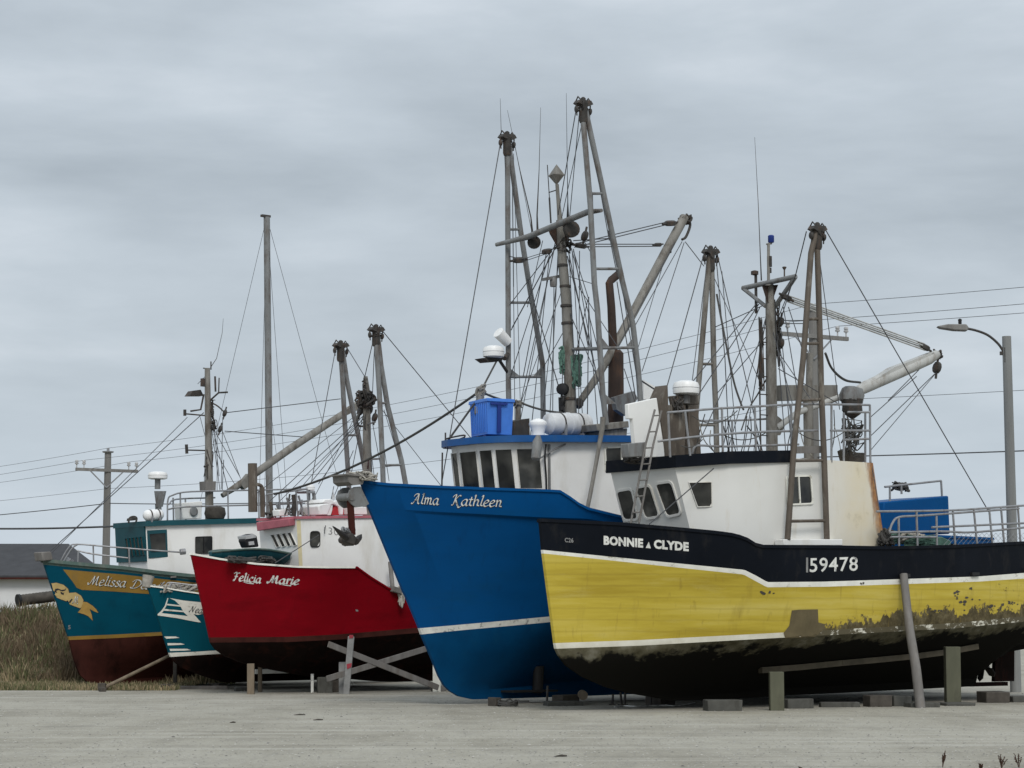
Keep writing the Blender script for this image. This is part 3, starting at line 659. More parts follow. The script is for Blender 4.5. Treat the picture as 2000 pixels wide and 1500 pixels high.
for a, b, t in wl_:
    wire(a, b, .55, .008, W_+t); wire(b, b+NX*1.15+Vector((0, 0, .35)), .5, .009, 'thin power line at upper right, '+t.replace('running over both pole tops', 'from the pole top').replace('left crossarm', 'left-hand').replace('right crossarm', 'right-hand'))
    wire(a, a-NX*1.1-Vector((0, 0, .5)), .5, .008, 'thin power line at the left edge, '+t.replace('running over both pole tops', 'from the pole top').replace('left crossarm', 'left-hand').replace('right crossarm', 'right-hand'))
for (q1, q2, t, r) in ((954, 783, 'thin telephone wire, well below the crossarms', .008), (983, 893, 'lowest and thickest telephone cable', .02)):
    a, b = at(212, q1, 98), at(1588, q2, 73)
    wire(a, b, .5, r, t+' between the two poles'); wire(b, b+NX*1.15+Vector((0, 0, .2)), .4, r, t+', right of the yellow boat'); wire(a, a-NX-Vector((0, 0, .1)), .3, r, t+', at the left edge')
wire(at(-260, 1024, 84), at(330, 1022, 80), .18, .036, 'thick black cable sagging low from the left edge to the teal boat', grp='low cables')

def lamp_post():
    b = at(1981, 1228, 63); e = empty('street_lamp', (b.x, b.y, 0)); tag(e, 'curved arm street lamp on a grey wooden pole at the right edge', 'street lamp'); o = Vector(e.location)
    zt = at(1978, 657, 63).z; mb = MB(); mb.tube([(0, 0, -.3), (0, 0, 5), (-.02, 0, zt)], [.155, .14, .125], 14); mb.build('pole', paint('lamp_pole_timber', (.225, .23, .225), .85, .25, 3, (1, 1, .06), (.13, .13, .125), .5, 5, (1, 1, .08)), e)
    L = lambda x, y: at(x, y, 63)-o
    mb = MB(); mb.tube(smooth([L(1969, 697), L(1962, 690), L(1950, 672), L(1930, 655), L(1908, 646), L(1886, 641)], 5), .035, 10); mb.build('arm', 'dark_metal', e)
    mb = MB(); mb.box(L(1966, 694), (.16, .2, .42)); mb.box(L(1958, 690), (.14, .1, .1)); mb.build('bracket', 'dark_metal', e)
    hd = [L(1891, 641), L(1886, 634), L(1850, 634), L(1829, 638), L(1836, 642), L(1862, 646), L(1888, 647)]
    mb = MB(); mb.slab([p+Vector((0, -.14, 0)) for p in hd], (0, .28, 0)); h = mb.build('lamp_head', 'wood_pole', e, bevel=.03)
    mb = MB(); mb.lathe([(.03, 0), (.05, .03), (.05, .1), (.06, .14), (.02, .17)], L(1875, 634), (0, 0, 1), 10); mb.build('photocell', 'black', h)
    mb = MB(); mb.tube(smooth([L(1966, 700), L(1964, 715), L(1967, 730), L(1972, 734)], 4), .012, 5); mb.build('cable_loop', 'black', e)
lamp_post()

# tall bare mast of a yacht laid up behind the red boat
def yacht():
    Y = 80; b = at(528, 1228, Y); e = empty('sailing_yacht', (b.x, b.y, 0), R_(40)); tag(e, 'sailing yacht laid up behind the red boat, showing only its tall bare grey mast', 'yacht')
    inv = Matrix.Rotation(-R_(40), 3, 'Z'); top = inv @ (at(521, 424, Y)-Vector(e.location))
    mb = MB(); rings = []
    for k in range(13):
        t = k/12; x = -3.6+8.2*t; hb = 1.25*math.sin(math.pi*min(1, .08+t*.75))**.8; zz = 2.55-.25*math.sin(t*math.pi)
        rings.append([Vector((x, -hb, zz)), Vector((x, -hb*.85, 1.7)), Vector((x, -.15, .9)), Vector((x, .15, .9)), Vector((x, hb*.85, 1.7)), Vector((x, hb, zz))])
    for a, b_ in zip(rings, rings[1:]): mb.loft(a, b_, 0, a is rings[0], b_ is rings[-1])
    mb.build('hull', 'fibreglass', e)
    mb = MB(); mb.slab([(-.6, -.12, .3), (1.4, -.12, .3), (1.9, -.12, 1.0), (-.9, -.12, 1.0)], (0, .24, 0)); mb.box((.4, 0, .15), (2.6, 1.2, .3)); mb.build('keel', 'oxide_dark', e)
    mb = MB(); mb.slab([(-1.2, -.7, 2.4), (1.8, -.75, 2.4), (1.6, -.6, 2.9), (-.8, -.55, 2.85)], (0, 1.3, 0)); mb.build('cabin', 'fibreglass', e)
    mb = MB(); mb.tube([(0, 0, 2.3), top*.5+Vector((0, 0, 1.1)), top], [.125, .125, .115], 14); m = mb.build('mast', 'grey', e)
    mb = MB(); mb.box(top+Vector((-.05, 0, .03)), (.36, .14, .08)); mb.build('masthead', 'dark_metal', m)
    for (x, y, k, r) in ((-3.9, 0, 1, .008), (4.5, 0, 1, .008), (.2, -1.2, 1, .008), (.2, 1.2, 1, .008), (.3, -1.15, .55, .007), (.3, 1.15, .55, .007)):
        mb = MB(); mb.tube([(x, y, 2.5), Vector((0, 0, 2.3)).lerp(top, k)], r, 5); mb.build('shroud', 'wire', e)
yacht()

# ================================================================== YELLOW AND BLACK BOAT
def yellow_boat():
    f = Frame('fishing_boat', 1056, 47.8, 40); tag(f.o, 'yellow hulled fishing boat with black bulwark and white deckhouse, nearest the camera at right', 'boat', 'fishing boats hauled out on the yard')
    rows = [
     dict(px=[(1056, 1016), (1100, 1018), (1210, 1023), (1325, 1033), (1400, 1040), (1436, 1045), (1460, 1054), (1480, 1067), (1625, 1068), (1730, 1070), (1862, 1067), (2000, 1060)], b=2.5, Lt=5.6, p=2.1, slope=.05),
     dict(px=[(1061, 1074), (1150, 1083), (1300, 1098), (1454, 1113), (1476, 1124), (1499, 1137), (1610, 1136), (1760, 1131), (1910, 1126), (2000, 1119)], b=2.46, Lt=5.7, p=2.0, slope=.05),
     dict(px=[(1062, 1081), (1150, 1090), (1300, 1106), (1452, 1122), (1474, 1134), (1498, 1147), (1610, 1146), (1760, 1141), (1910, 1136), (2000, 1130)], b=2.45, Lt=5.8, p=2.0, slope=.05),
     dict(px=[(1085, 1256), (1250, 1250), (1500, 1237), (1700, 1226), (1865, 1217), (2000, 1204)], b=2.36, Lt=6.4, p=1.75, slope=.045),
     dict(px=[(1087, 1267), (1250, 1261), (1500, 1247), (1700, 1236), (1865, 1227), (2000, 1214)], b=2.34, Lt=6.4, p=1.75, slope=.045)]
    foot = [((1093, 1280), .93, .95), ((1108, 1300), .82, .86), ((1140, 1322), .66, .70), ((1185, 1342), .46, .45), ((1235, 1355), .25, .20), ((1285, 1363), .12, .065), ((1320, 1369), 0, .05)]
    H = Hull(f, 16.4, rows, foot, [(3.9, .17), (9, .24), (14.2, .32), (14.5, 1.05), (16.4, 1.25)], ['navy', 'trim', 'yellow', 'slime', 'worn_stripe'], [0, 1, 2, 4], [3]*7, nb=220)
    H.deck(.7); H.rail('navy', .14, .07)
    ho = H.o
    # rubbed out repair patch, stains and lettering lie on the planking
    decal(H.pix, [(1546, 1192), (1560, 1190.5), (1597, 1190), (1598, 1216), (1612, 1219), (1606, 1232), (1592, 1243.4), (1533, 1246), (1530, 1236), (1541, 1222), (1544, 1204)], paint('primer_patch', (.135, .108, .058), .8, .22, 2.5, dirt=(.07, .06, .03), dirt_amt=.5), ho, 'primer_patch', .010)
    write_block('BONNIE', H.pix, (1179, 1064), (1256, 1070), 18, 'letter', ho, 'boat_name', .055)
    decal(H.pix, [(1261, 1070), (1271, 1071), (1267, 1058)], 'letter', ho, 'boat_name', .006)
    write_block('CLYDE', H.pix, (1277, 1071.5), (1345, 1077), 18, 'letter', ho, 'boat_name', .055)
    write_block('C26', H.pix, (1103, 1059), (1120, 1060), 9, 'letter_grey', ho, 'draught_mark', .03)
    write_block('1', H.pix, (1574, 1118), (1578, 1118), 29, 'letter_grey', ho, 'registration_number', -.01)
    write_block('59478', H.pix, (1581, 1118), (1675, 1115), 28, 'letter', ho, 'registration_number', .012)
    random.seed(5)
    for cx, cy, n, sx, sy in ((1890, 1168, 16, 34, 22), (1965, 1182, 14, 30, 14), (1830, 1192, 8, 22, 8), (1500, 1158, 5, 20, 3), (1686, 1138, 3, 4, 3)):
        mb = MB()
        for _ in range(n):
            x = random.gauss(cx, sx*.5); y = random.gauss(cy, sy*.5); k = random.randint(5, 7); r = random.uniform(1.5, 4.5)
            mb.add([H.pix(x+r*random.uniform(.5, 1.4)*math.cos(6.28*j/k), y+.7*r*random.uniform(.5, 1.4)*math.sin(6.28*j/k), .008) for j in range(k)], [tuple(range(k))])
        mb.build('paint_chip', 'wood_dark', ho, sm=False)
    for px, py in ((1760, 1124), (1895, 1121), (1999, 1113)):        # fender sockets in the bulwark
        mb = MB(); p = H.pix(px, py, .02); q = H.pix(px+14, py, .02); mb.beam(p, q, .09, .08); mb.build('scupper', 'black', ho)
    # bilge keel board
    mb = MB(); a = [H.pix(x, y, .05) for x, y in ((1484, 1305), (1560, 1299), (1640, 1291), (1720, 1284), (1790, 1277), (1850, 1269), (1905, 1259))]
    for p, q in zip(a, a[1:]): mb.beam(p, q, .16, .13)
    mb.build('bilge_keel', paint('bilge_board', (.10, .085, .06), .85, .3, 3), f.o)
    mb = MB(); mb.slab([(15.1, -.05, .42), (15.9, -.05, .42), (15.95, -.05, 1.5), (15.2, -.05, 1.5)], (0, .1, 0)); mb.build('rudder', 'oxide_dark', f.o)
    mb = MB(); mb.beam((14.1, 0, .36), (15.6, 0, .36), .16, .1); mb.build('keel_heel', 'oxide_dark', f.o)
    mb = MB()
    for k in range(4):
        a = k*1.571+.5; u = Vector((0, math.cos(a), math.sin(a))); v = Vector((.35, -math.sin(a), math.cos(a))).normalized(); c = Vector((14.75, 0, .78))
        mb.slab([c+u*.06-v*.05, c+u*.25-v*.13, c+u*.38-v*.05, c+u*.36+v*.08, c+u*.2+v*.13, c+u*.06+v*.05], (.02, 0, 0))
    mb.tube([(14.2, 0, .78), (14.9, 0, .78)], .07, 10); mb.build('propeller', 'dark_metal', f.o)
    # deckhouse
    cols = [(1316, 905, 1352, 1052, -1.03), (1425, 897, 1428, 1085, -1.5), (1540, 894, 1541, 1090, -1.72), (1705, 904, 1732, 1090, -1.8)]
    ho_, T, Bt = house(f, cols, 'rusty_white')
    n = (Bt[0]-T[0]).cross(Vector((0, 1, 0))).normalized(); n = n if n.x < 0 else -n
    # the house front bows out between its corners
    for poly in ([(1206, 961), (1234, 956), (1246, 1012), (1220, 1014)], [(1244, 954), (1270, 949), (1288, 1006), (1262, 1011)], [(1282, 946), (1312, 942), (1330, 1001), (1304, 1007)]):
        window(ho_, [f.plane(x, y, T[0], n) for x, y in poly], n, 'cream', 'glass', .055, .10)
    ns = (T[1]-T[0]).cross(Bt[0]-T[0]).normalized(); ns = ns if ns.y < 0 else -ns
    window(ho_, [f.plane(x, y, T[0], ns) for x, y in ((1345, 943), (1388, 942), (1389, 988), (1362, 989))], ns, 'cream', 'glass', .02)
    n2 = (T[3]-T[2]).cross(Bt[2]-T[2]).normalized(); n2 = n2 if n2.y < 0 else -n2
    window(ho_, [f.plane(x, y, T[2], n2) for x, y in ((1537, 932), (1581, 931), (1585, 982), (1539, 984))], n2, 'trim', 'glass', .05, .07, .48)
    br, hi = brow(f, T, .10, .27, -.10, 'navy', 'roof_edge', T[2].x)
    P2 = lambda x, y, off=0: f.plane(x, y, T[2], n2)+n2*off
    mb = MB(); mb.slab([P2(1513, 1054, .0), P2(1628, 1054, 0), P2(1628, 1066, 0), P2(1513, 1066, 0)], n2*.28); mb.build('step_shelf', 'white', ho_, bevel=.015)
    mb = MB(); mb.slab([P2(1552, 872, .02), P2(1604, 871, .02), P2(1604, 885, .02), P2(1552, 886, .02)], n2*.05); mb.build('name_board', 'wood', ho_)
    # masts, crosstree, boom
    mast = strut(f, 'mast', 'beige_mast', [(1508, 900), (1506, 700), (1503, 556)], [.14, .125, .10], 0, n=14)
    def mp(name, mat, fn, rel=None):
        b = MB(); fn(b); return b.build(name, mat, mast)
    A, Bq = f.on(1451, 563, .88), f.on(1554, 540, -.88)
    mp('crosstree', 'grey', lambda b: (b.tube([A, Bq], .06, 10), b.tube([A, f.on(1495, 598, 0)], .05, 8), b.tube([Bq, f.on(1513, 600, 0)], .055, 8)))
    mp('truck_plate', 'rust', lambda b: b.loft([f.on(1488, 558, .2), f.on(1520, 556, -.2), f.on(1520, 556, .2), f.on(1488, 558, -.2)], [f.on(1498, 590, .06), f.on(1508, 590, -.06), f.on(1508, 590, .06), f.on(1498, 590, -.06)]))
    mp('light_pole', 'beige_mast', lambda b: (b.tube([f.on(1501, 552, 0), f.on(1501, 475, 0)], .035, 8), b.tube([f.on(1497, 477, 0), f.on(1507, 476, 0)], .02, 6)))
    mp('mast_light', ['tote_dark', 'dark_metal'], lambda b: (b.lathe([(.06, 0), (.075, .02), (.075, .16), (.05, .18)], f.on(1506, 474, 0), (0, 0, 1), 12, 0), b.lathe([(.06, 0), (.06, .25)], f.on(1503, 521, 0), (0, 0, 1), 10, 1), b.lathe([(.05, 0), (.05, .12)], f.on(1503, 533, 0), (0, 0, 1), 10, 1)))
    mp('antenna', 'dark_metal', lambda b: (b.tube([f.on(1477, 612, .45), f.on(1476, 532, .45)], .035, 8), b.lathe([(.02, 0), (.09, .02), (.09, .1), (.03, .12)], f.on(1474, 538, .45), (0, 0, 1), 10)))
    mp('antenna', 'dark_metal', lambda b: b.tube([f.on(1487, 548, .2), f.on(1485, 500, .2), f.on(1481, 400, .2), f.on(1474, 268, .2)], [.018, .012, .008, .004], 5))
    mp('antenna', 'dark_metal', lambda b: (b.tube([f.on(1532, 540, -.5), f.on(1532, 526, -.5)], .018, 6), b.lathe([(.02, 0), (.05, .05), (.05, .07), (.01, .08)], f.on(1532, 527, -.5), (0, 0, 1), 8)))
    random.seed(11)
    for q_, d_, r_ in ((f.on(1524, 629, -.1), (.3, 0, 1), .12), (f.on(1524, 671, -.1), (.2, 0, 1), .13), (f.on(1536, 581, -.5), (1, 0, -.3), .13)): mp('pulley_block', 'dark_metal', lambda b: b.block(q_, d_, r_))
    mp('running_lines', 'dark_metal', lambda b: (b.clutter(f.on(1519, 650, -.03), (.06, .06, .8), 9, .011)))
    mp('running_lines', 'dark_metal', lambda b: (b.clutter(f.on(1487, 690, .08), (.07, .06, .9), 10, .010)))
    mp('ladder_bar', 'dark_metal', lambda b: (b.tube([f.on(1485, 625, .15), f.on(1484, 770, .15), f.on(1486, 885, .15)], .02, 6), [b.tube([f.on(1485, yy, .15), f.on(1500, yy+1, 0)], .014, 5) for yy in (640, 668, 700, 735, 770, 810, 850)]))
    mp('boom_bracket', 'beige_mast', lambda b: b.slab([f.on(1510, 850, 0), f.on(1518, 812, 0), f.on(1536, 826, 0), f.on(1524, 850, 0)], (0, .1, 0)))
    M['boom_paint'] = paint('pale_boom_paint', (.42, .42, .40), .5, .15, 3, dirt=(.17, .13, .09), dirt_amt=.65, dscale=5)
    boom = strut(f, 'boom', 'boom_paint', [(1516, 836), (1560, 805), (1612, 786), (1690, 757)], .075, 0)
    mb = MB(); mb.tube(f.line([(1668, 768), (1690, 756), (1760, 725), (1815, 700), (1830, 692)], 0), [.11, .15, .155, .15, .11], 14); mb.slab([q_+Vector((0, -.12, .05)) for q_ in f.line([(1694, 752), (1740, 722), (1818, 692), (1800, 708), (1740, 735), (1700, 757)], 0)], (0, .24, 0)); mb.build('boom_tube', 'boom_paint', boom)
    mb = MB(); mb.clutter(f.on(1832, 692, 0), (.12, .1, .12), 12, .022); mb.build('boom_head_fitting', 'dark_metal', boom); mb = MB(); mb.block(f.on(1830, 718, 0), (.2, 0, 1), .15); mb.build('pulley_block', 'dark_metal', boom); mb = MB(); mb.block(f.on(1806, 678, 0), (1, 0, -.35), .14); mb.build('pulley_block', 'dark_metal', boom)
    for i, (ya, yb, yy) in enumerate(((581, 676, -.03), (585, 680, .03), (589, 684, -.01), (577, 672, .05))):
        rigging(f, [(1538, ya, yy-.45, 1806, yb, yy, .021)], 'boom_paint', name='topping_lift', parent=boom)
    # deck crane box and winch on the house top
    mb = MB(); mb.slab([f.on(1526, 752, 0), f.on(1636, 752, 0), f.on(1636, 779, 0), f.on(1528, 782, 0)], (0, .3, 0)); mb.tube([f.on(1580, 905, 0), f.on(1578, 775, 0)], .12, 12); mb.tube([f.on(1580, 775, 0), f.on(1582, 690, 0)], .085, 10); mb.build('boom_crutch', 'beige_mast', f.o)
    mb = MB(); c = f.on(1664, 768, -.5); mb.lathe([(.28, -.2), (.31, -.05), (.25, .12), (.10, .16)], c, (.15, 0, 1), 6, 0); mb.lathe([(.03, -.62), (.2, -.5), (.25, -.42), (.24, -.3), (.28, -.15)], c, (0, 0, 1), 10, 1); mb.build('deck_light', ['grey', 'dark_metal'], f.o)
    a_frame(f, -1.95, -1.95, [(1596, 445), (1584, 494), (1569, 699), (1559, 790), (1550, 880), (1538, 1054)], [(1597, 445), (1596, 480), (1602, 677), (1604, 760), (1609, 880), (1615, 1054)],
            [((1565, 782), (1604, 780)), ((1550, 900), (1609, 899)), ((1542, 1018), (1613, 1017)), ((1575, 623), (1600, 623)), ((1572, 671), (1601, 671))], 'bronze_mast', .068)
    a_frame(f, 1.7, 1.7, [(1387, 490), (1384, 520), (1368, 709), (1360, 800), (1352, 890)], [(1389, 490), (1391, 560), (1394, 709), (1398, 800), (1400, 890)], [((1368, 711), (1394, 711)), ((1358, 830), (1398, 830))], 'beige_mast', .068)
    # roof railing
    y0 = -1.45; R = lambda x, y, yy=y0: f.on(x, y, yy)
    rails = [[R(1303, 806, -1.1), R(1400, 798, -1.45), R(1474, 794, -1.6), R(1555, 790, -1.7), R(1640, 790, -1.75), R(1699, 791, -1.75)], [R(1285, 862, -1.0), R(1380, 851, -1.4), R(1474, 844, -1.6), R(1597, 841, -1.7)], [R(1622, 841, -1.75), R(1699, 841, -1.75)], [R(1655, 805, -1.5), R(1699, 805, -1.75)], [R(1650, 859, -1.5), R(1697, 857, -1.75)], [R(1352, 886, -1.2), R(1356, 874, -1.25), R(1368, 870, -1.3), R(1420, 872, -1.45), R(1560, 868, -1.7)]]
    posts = [(R(a, b, c), R(d, e_, c)) for a, b, d, e_, c in ((1305, 806, 1309, 893, -1.1), (1338, 803, 1348, 890, -1.25), (1410, 798, 1412, 889, -1.48), (1474, 794, 1477, 889, -1.6), (1545, 791, 1546, 889, -1.7), (1624, 790, 1624, 903, -1.75), (1648, 806, 1648, 903, -1.5), (1690, 806, 1690, 903, -1.5), (1699, 791, 1700, 904, -1.75))]
    polyrail(f, rails, posts, 'galv', .026)
    polyrail(f, [[R(1360, 822, .6), R(1440, 821, .4), R(1500, 818, .2)]], [(R(1430, 821, .4), R(1430, 889, .4))], 'galv', .024)
    # access ladder over the house front
    mb = MB(); L0, L1 = [R(1279, 800, -1.0), R(1261, 868, -1.0), R(1232, 1022, -.95)], [R(1292, 802, -1.0), R(1276, 868, -1.0), R(1248, 1022, -.95)]
    mb.tube(L0, .024, 6); mb.tube(L1, .024, 6); lad = mb.build('ladder', 'wood', f.o)
    for k in range(7):
        t = k/6.5; y_ = 812+t*205; xa = 1276-(y_-812)*.215; mb = MB(); mb.tube([R(xa, y_, -1.0), R(xa+14, y_-1, -1.0)], .018, 6); mb.build('rung', 'wood', lad)
    # radar pillar, panels and boxes on the forward house top
    radome(f, f.on(1340, 771, -.2), .30, .32, stem=.2)
    mb = MB(); mb.slab([f.on(1322, 772, -.2), f.on(1363, 770, -.2), f.on(1366, 790, -.2), f.on(1326, 790, -.2)], (0, .3, 0)); mb.slab([f.on(1312, 790, -.2), f.on(1340, 790, -.2), f.on(1338, 893, -.2), f.on(1306, 893, -.2)], (0, .25, 0)); mb.slab([f.on(1345, 790, -.2), f.on(1364, 790, -.2), f.on(1370, 890, -.2), f.on(1347, 890, -.2)], (0, .25, 0)); mb.build('radar_pillar', 'bronze_mast', f.o, bevel=.02)
    mb = MB(); mb.slab([f.on(1227, 789, -.5), f.on(1283, 777, -.5), f.on(1288, 812, -.5), f.on(1300, 893, -.5), f.on(1242, 893, -.5), f.on(1236, 818, -.5), f.on(1228, 818, -.5)], (0, .12, 0)); mb.build('wind_panel', 'white', f.o, bevel=.015)
    mb = MB(); mb.slab([f.on(1289, 786, -.5), f.on(1304, 752, -.5), f.on(1309, 893, -.5), f.on(1298, 893, -.5)], (0, .4, 0)); mb.build('panel_post', 'bronze_mast', f.o)
    mb = MB(); mb.slab([f.on(1227, 866, -.9), f.on(1263, 863, -.9), f.on(1261, 892, -.9), f.on(1229, 893, -.9)], (0, .25, 0)); mb.build('instrument_box', 'grey', f.o, bevel=.02)
    mb = MB(); random.seed(3); mb.clutter(f.on(1242, 899, -.7), (.25, .15, .08), 12, .014); mb.build('cable_bundle', 'dark_metal', f.o); mb = MB(); mb.clutter(f.on(1325, 790, -.3), (.13, .12, .2), 9, .018); mb.build('cable_bundle', 'dark_metal', f.o)
    mb = MB(); mb.slab([f.on(1654, 880, -1.2), f.on(1660, 902, -1.2), f.on(1692, 902, -1.2), f.on(1692, 885, -1.2), f.on(1684, 884, -1.2), f.on(1678, 894, -1.2), f.on(1668, 894, -1.2), f.on(1661, 876, -1.2)], (0, .3, 0)); mb.build('boom_cradle', 'wood_dark', f.o)
    mb = MB(); mb.clutter(f.on(1665, 850, -1.3), (.3, .2, .45), 22, .012); mb.build('loose_lines', 'rope', f.o)
    random.seed(23)
    for x, n_ in ((1376, 3), (1425, 4), (1470, 4), (1560, 3), (1640, 3)):
        for k in range(n_):
            x0, x1 = x+random.uniform(-14, 14), x+random.uniform(-26, 26); yr = random.uniform(800, 845)
            mb = MB(); mb.tube(smooth([f.on(x0, yr, -1.2), f.on((x0+x1)/2+random.uniform(-8, 8), (yr+888)/2+random.uniform(-6, 10), -1.1), f.on(x1, 889, -.9)], 5), random.choice((.009, .012, .016)), 5); mb.build('loose_line', random.choice(('rope', 'rope_light', 'wire')), f.o)
    for a, b, dp in (((1352, 812), (1440, 802), .22), ((1410, 848), (1500, 842), .16), ((1560, 845), (1650, 842), .2), ((1330, 870), (1372, 858), .1)):
        mb = MB(); mb.tube(sag(f.on(*a, -1.4), f.on(*b, -1.6), dp), .012, 5); mb.build('loose_line', 'rope', f.o)
    # aft rails
    y1 = -2.3; Q = lambda x, y: f.on(x, y, y1)
    rl = [[Q(1712, 999), Q(1853, 997), Q(1960, 990), Q(2060, 983)], [Q(1737, 1039), Q(1743, 1022), Q(1756, 1010), Q(1800, 1007), Q(1922, 998), Q(1990, 993)], [Q(1737, 1040), Q(1840, 1038), Q(1908, 1039), Q(2060, 1024)], [Q(1740, 1049), Q(1830, 1049)], [Q(1820, 1030), Q(2060, 1019)]]
    ps = [(Q(a, b), Q(c, 1070)) for a, b, c in ((1755, 1011, 1756), (1790, 999, 1792), (1829, 1008, 1830), (1861, 997, 1866), (1902, 995, 1909), (1932, 993, 1939), (1955, 990, 1962), (1988, 990, 1994), (2058, 983, 2062))]
    polyrail(f, rl, ps, 'galv', .026, 'aft_railing')
    mb = MB()
    for k in range(18):
        a = f.on(1864+k*9, 1041, y1+.04); b = f.on(1864+k*9+22, 1066, y1+.04); c = f.on(1864+k*9-22, 1066, y1+.04); mb.tube([a, b], .004, 4); mb.tube([a, c], .004, 4)
    mb.build('mesh_panel', 'galv', f.o)
    # stays
    rigging(f, [(1575, 452, -1.95, 1553, 541, -.9, .014), (1553, 541, -.9, 1512, 640, 0, .012), (1612, 448, -1.95, 1935, 1006, -2.2, .014), (1400, 492, 1.7, 1490, 885, .3, .013), (1375, 495, 1.7, 1290, 800, 1.2, .014), (1398, 494, 1.7, 1416, 700, 1.2, .013), (1416, 700, 1.2, 1425, 890, 1.0, .013), (1480, 590, .3, 1312, 795, .2, .013), (1482, 594, .3, 1345, 800, .2, .013), (1484, 600, .3, 1362, 872, -.1, .012), (1540, 600, -.4, 1570, 692, -1.9, .012), (1530, 600, -.3, 1560, 780, -1.9, .012), (1828, 728, 0, 1702, 850, -1.0, .012), (1832, 724, 0, 1700, 880, -1.2, .010), (1795, 722, 0, 1735, 782, -.5, .012), (1700, 815, -1.2, 1790, 735, 0, .012), (1525, 640, -.1, 1545, 860, -.6, .012), (1517, 640, 0, 1556, 880, -.9, .011), (1396, 545, 1.7, 1488, 755, .15, .010), (1700, 892, -1.7, 1718, 998, -2.2, .012), (1530, 626, -.2, 1572, 626, -.6, .012), (1530, 632, -.2, 1572, 632, -.6, .012), (1513, 600, 0, 1535, 885, -.6, .012), (1500, 600, .1, 1452, 885, .6, .012), (1496, 620, .1, 1420, 885, .8, .011), (1508, 640, 0, 1548, 790, -1.7, .011), (1515, 680, 0, 1590, 790, -1.8, .011), (1505, 590, 0, 1394, 640, 1.7, .012), (1503, 650, 0, 1399, 770, 1.7, .011), (1596, 470, -1.95, 1640, 800, -1.75, .011), (1520, 720, -.1, 1640, 790, -1.6, .012), (1380, 520, 1.7, 1350, 760, 1.0, .011), (1410, 530, 1.7, 1440, 880, 1.2, .011), (1545, 560, -.8, 1520, 640, -.2, .012), (1394, 915, -1.55, 1268, 1024, -1.25, .014)])
    mb = MB(); mb.tube(smooth([f.on(1612, 690, -1.9), f.on(1625, 720, -1.6), f.on(1650, 742, -.8), f.on(1680, 747, -.3)], 6), .03, 6); mb.build('hanging_chain', 'rope', f.o)
    mb = MB(); mb.tube(smooth([f.on(1400, 575, 1.6), f.on(1412, 640, 1.2), f.on(1432, 740, .8), f.on(1446, 785, .6), f.on(1452, 800, .4)], 6), .026, 6); mb.tube(smooth([f.on(1500, 735, .1), f.on(1480, 770, .3), f.on(1462, 800, .3), f.on(1448, 840, 0)], 6), .018, 6); mb.build('hanging_chain', 'rope', f.o)
    return f, H, ho_, hi
FY = yellow_boat()

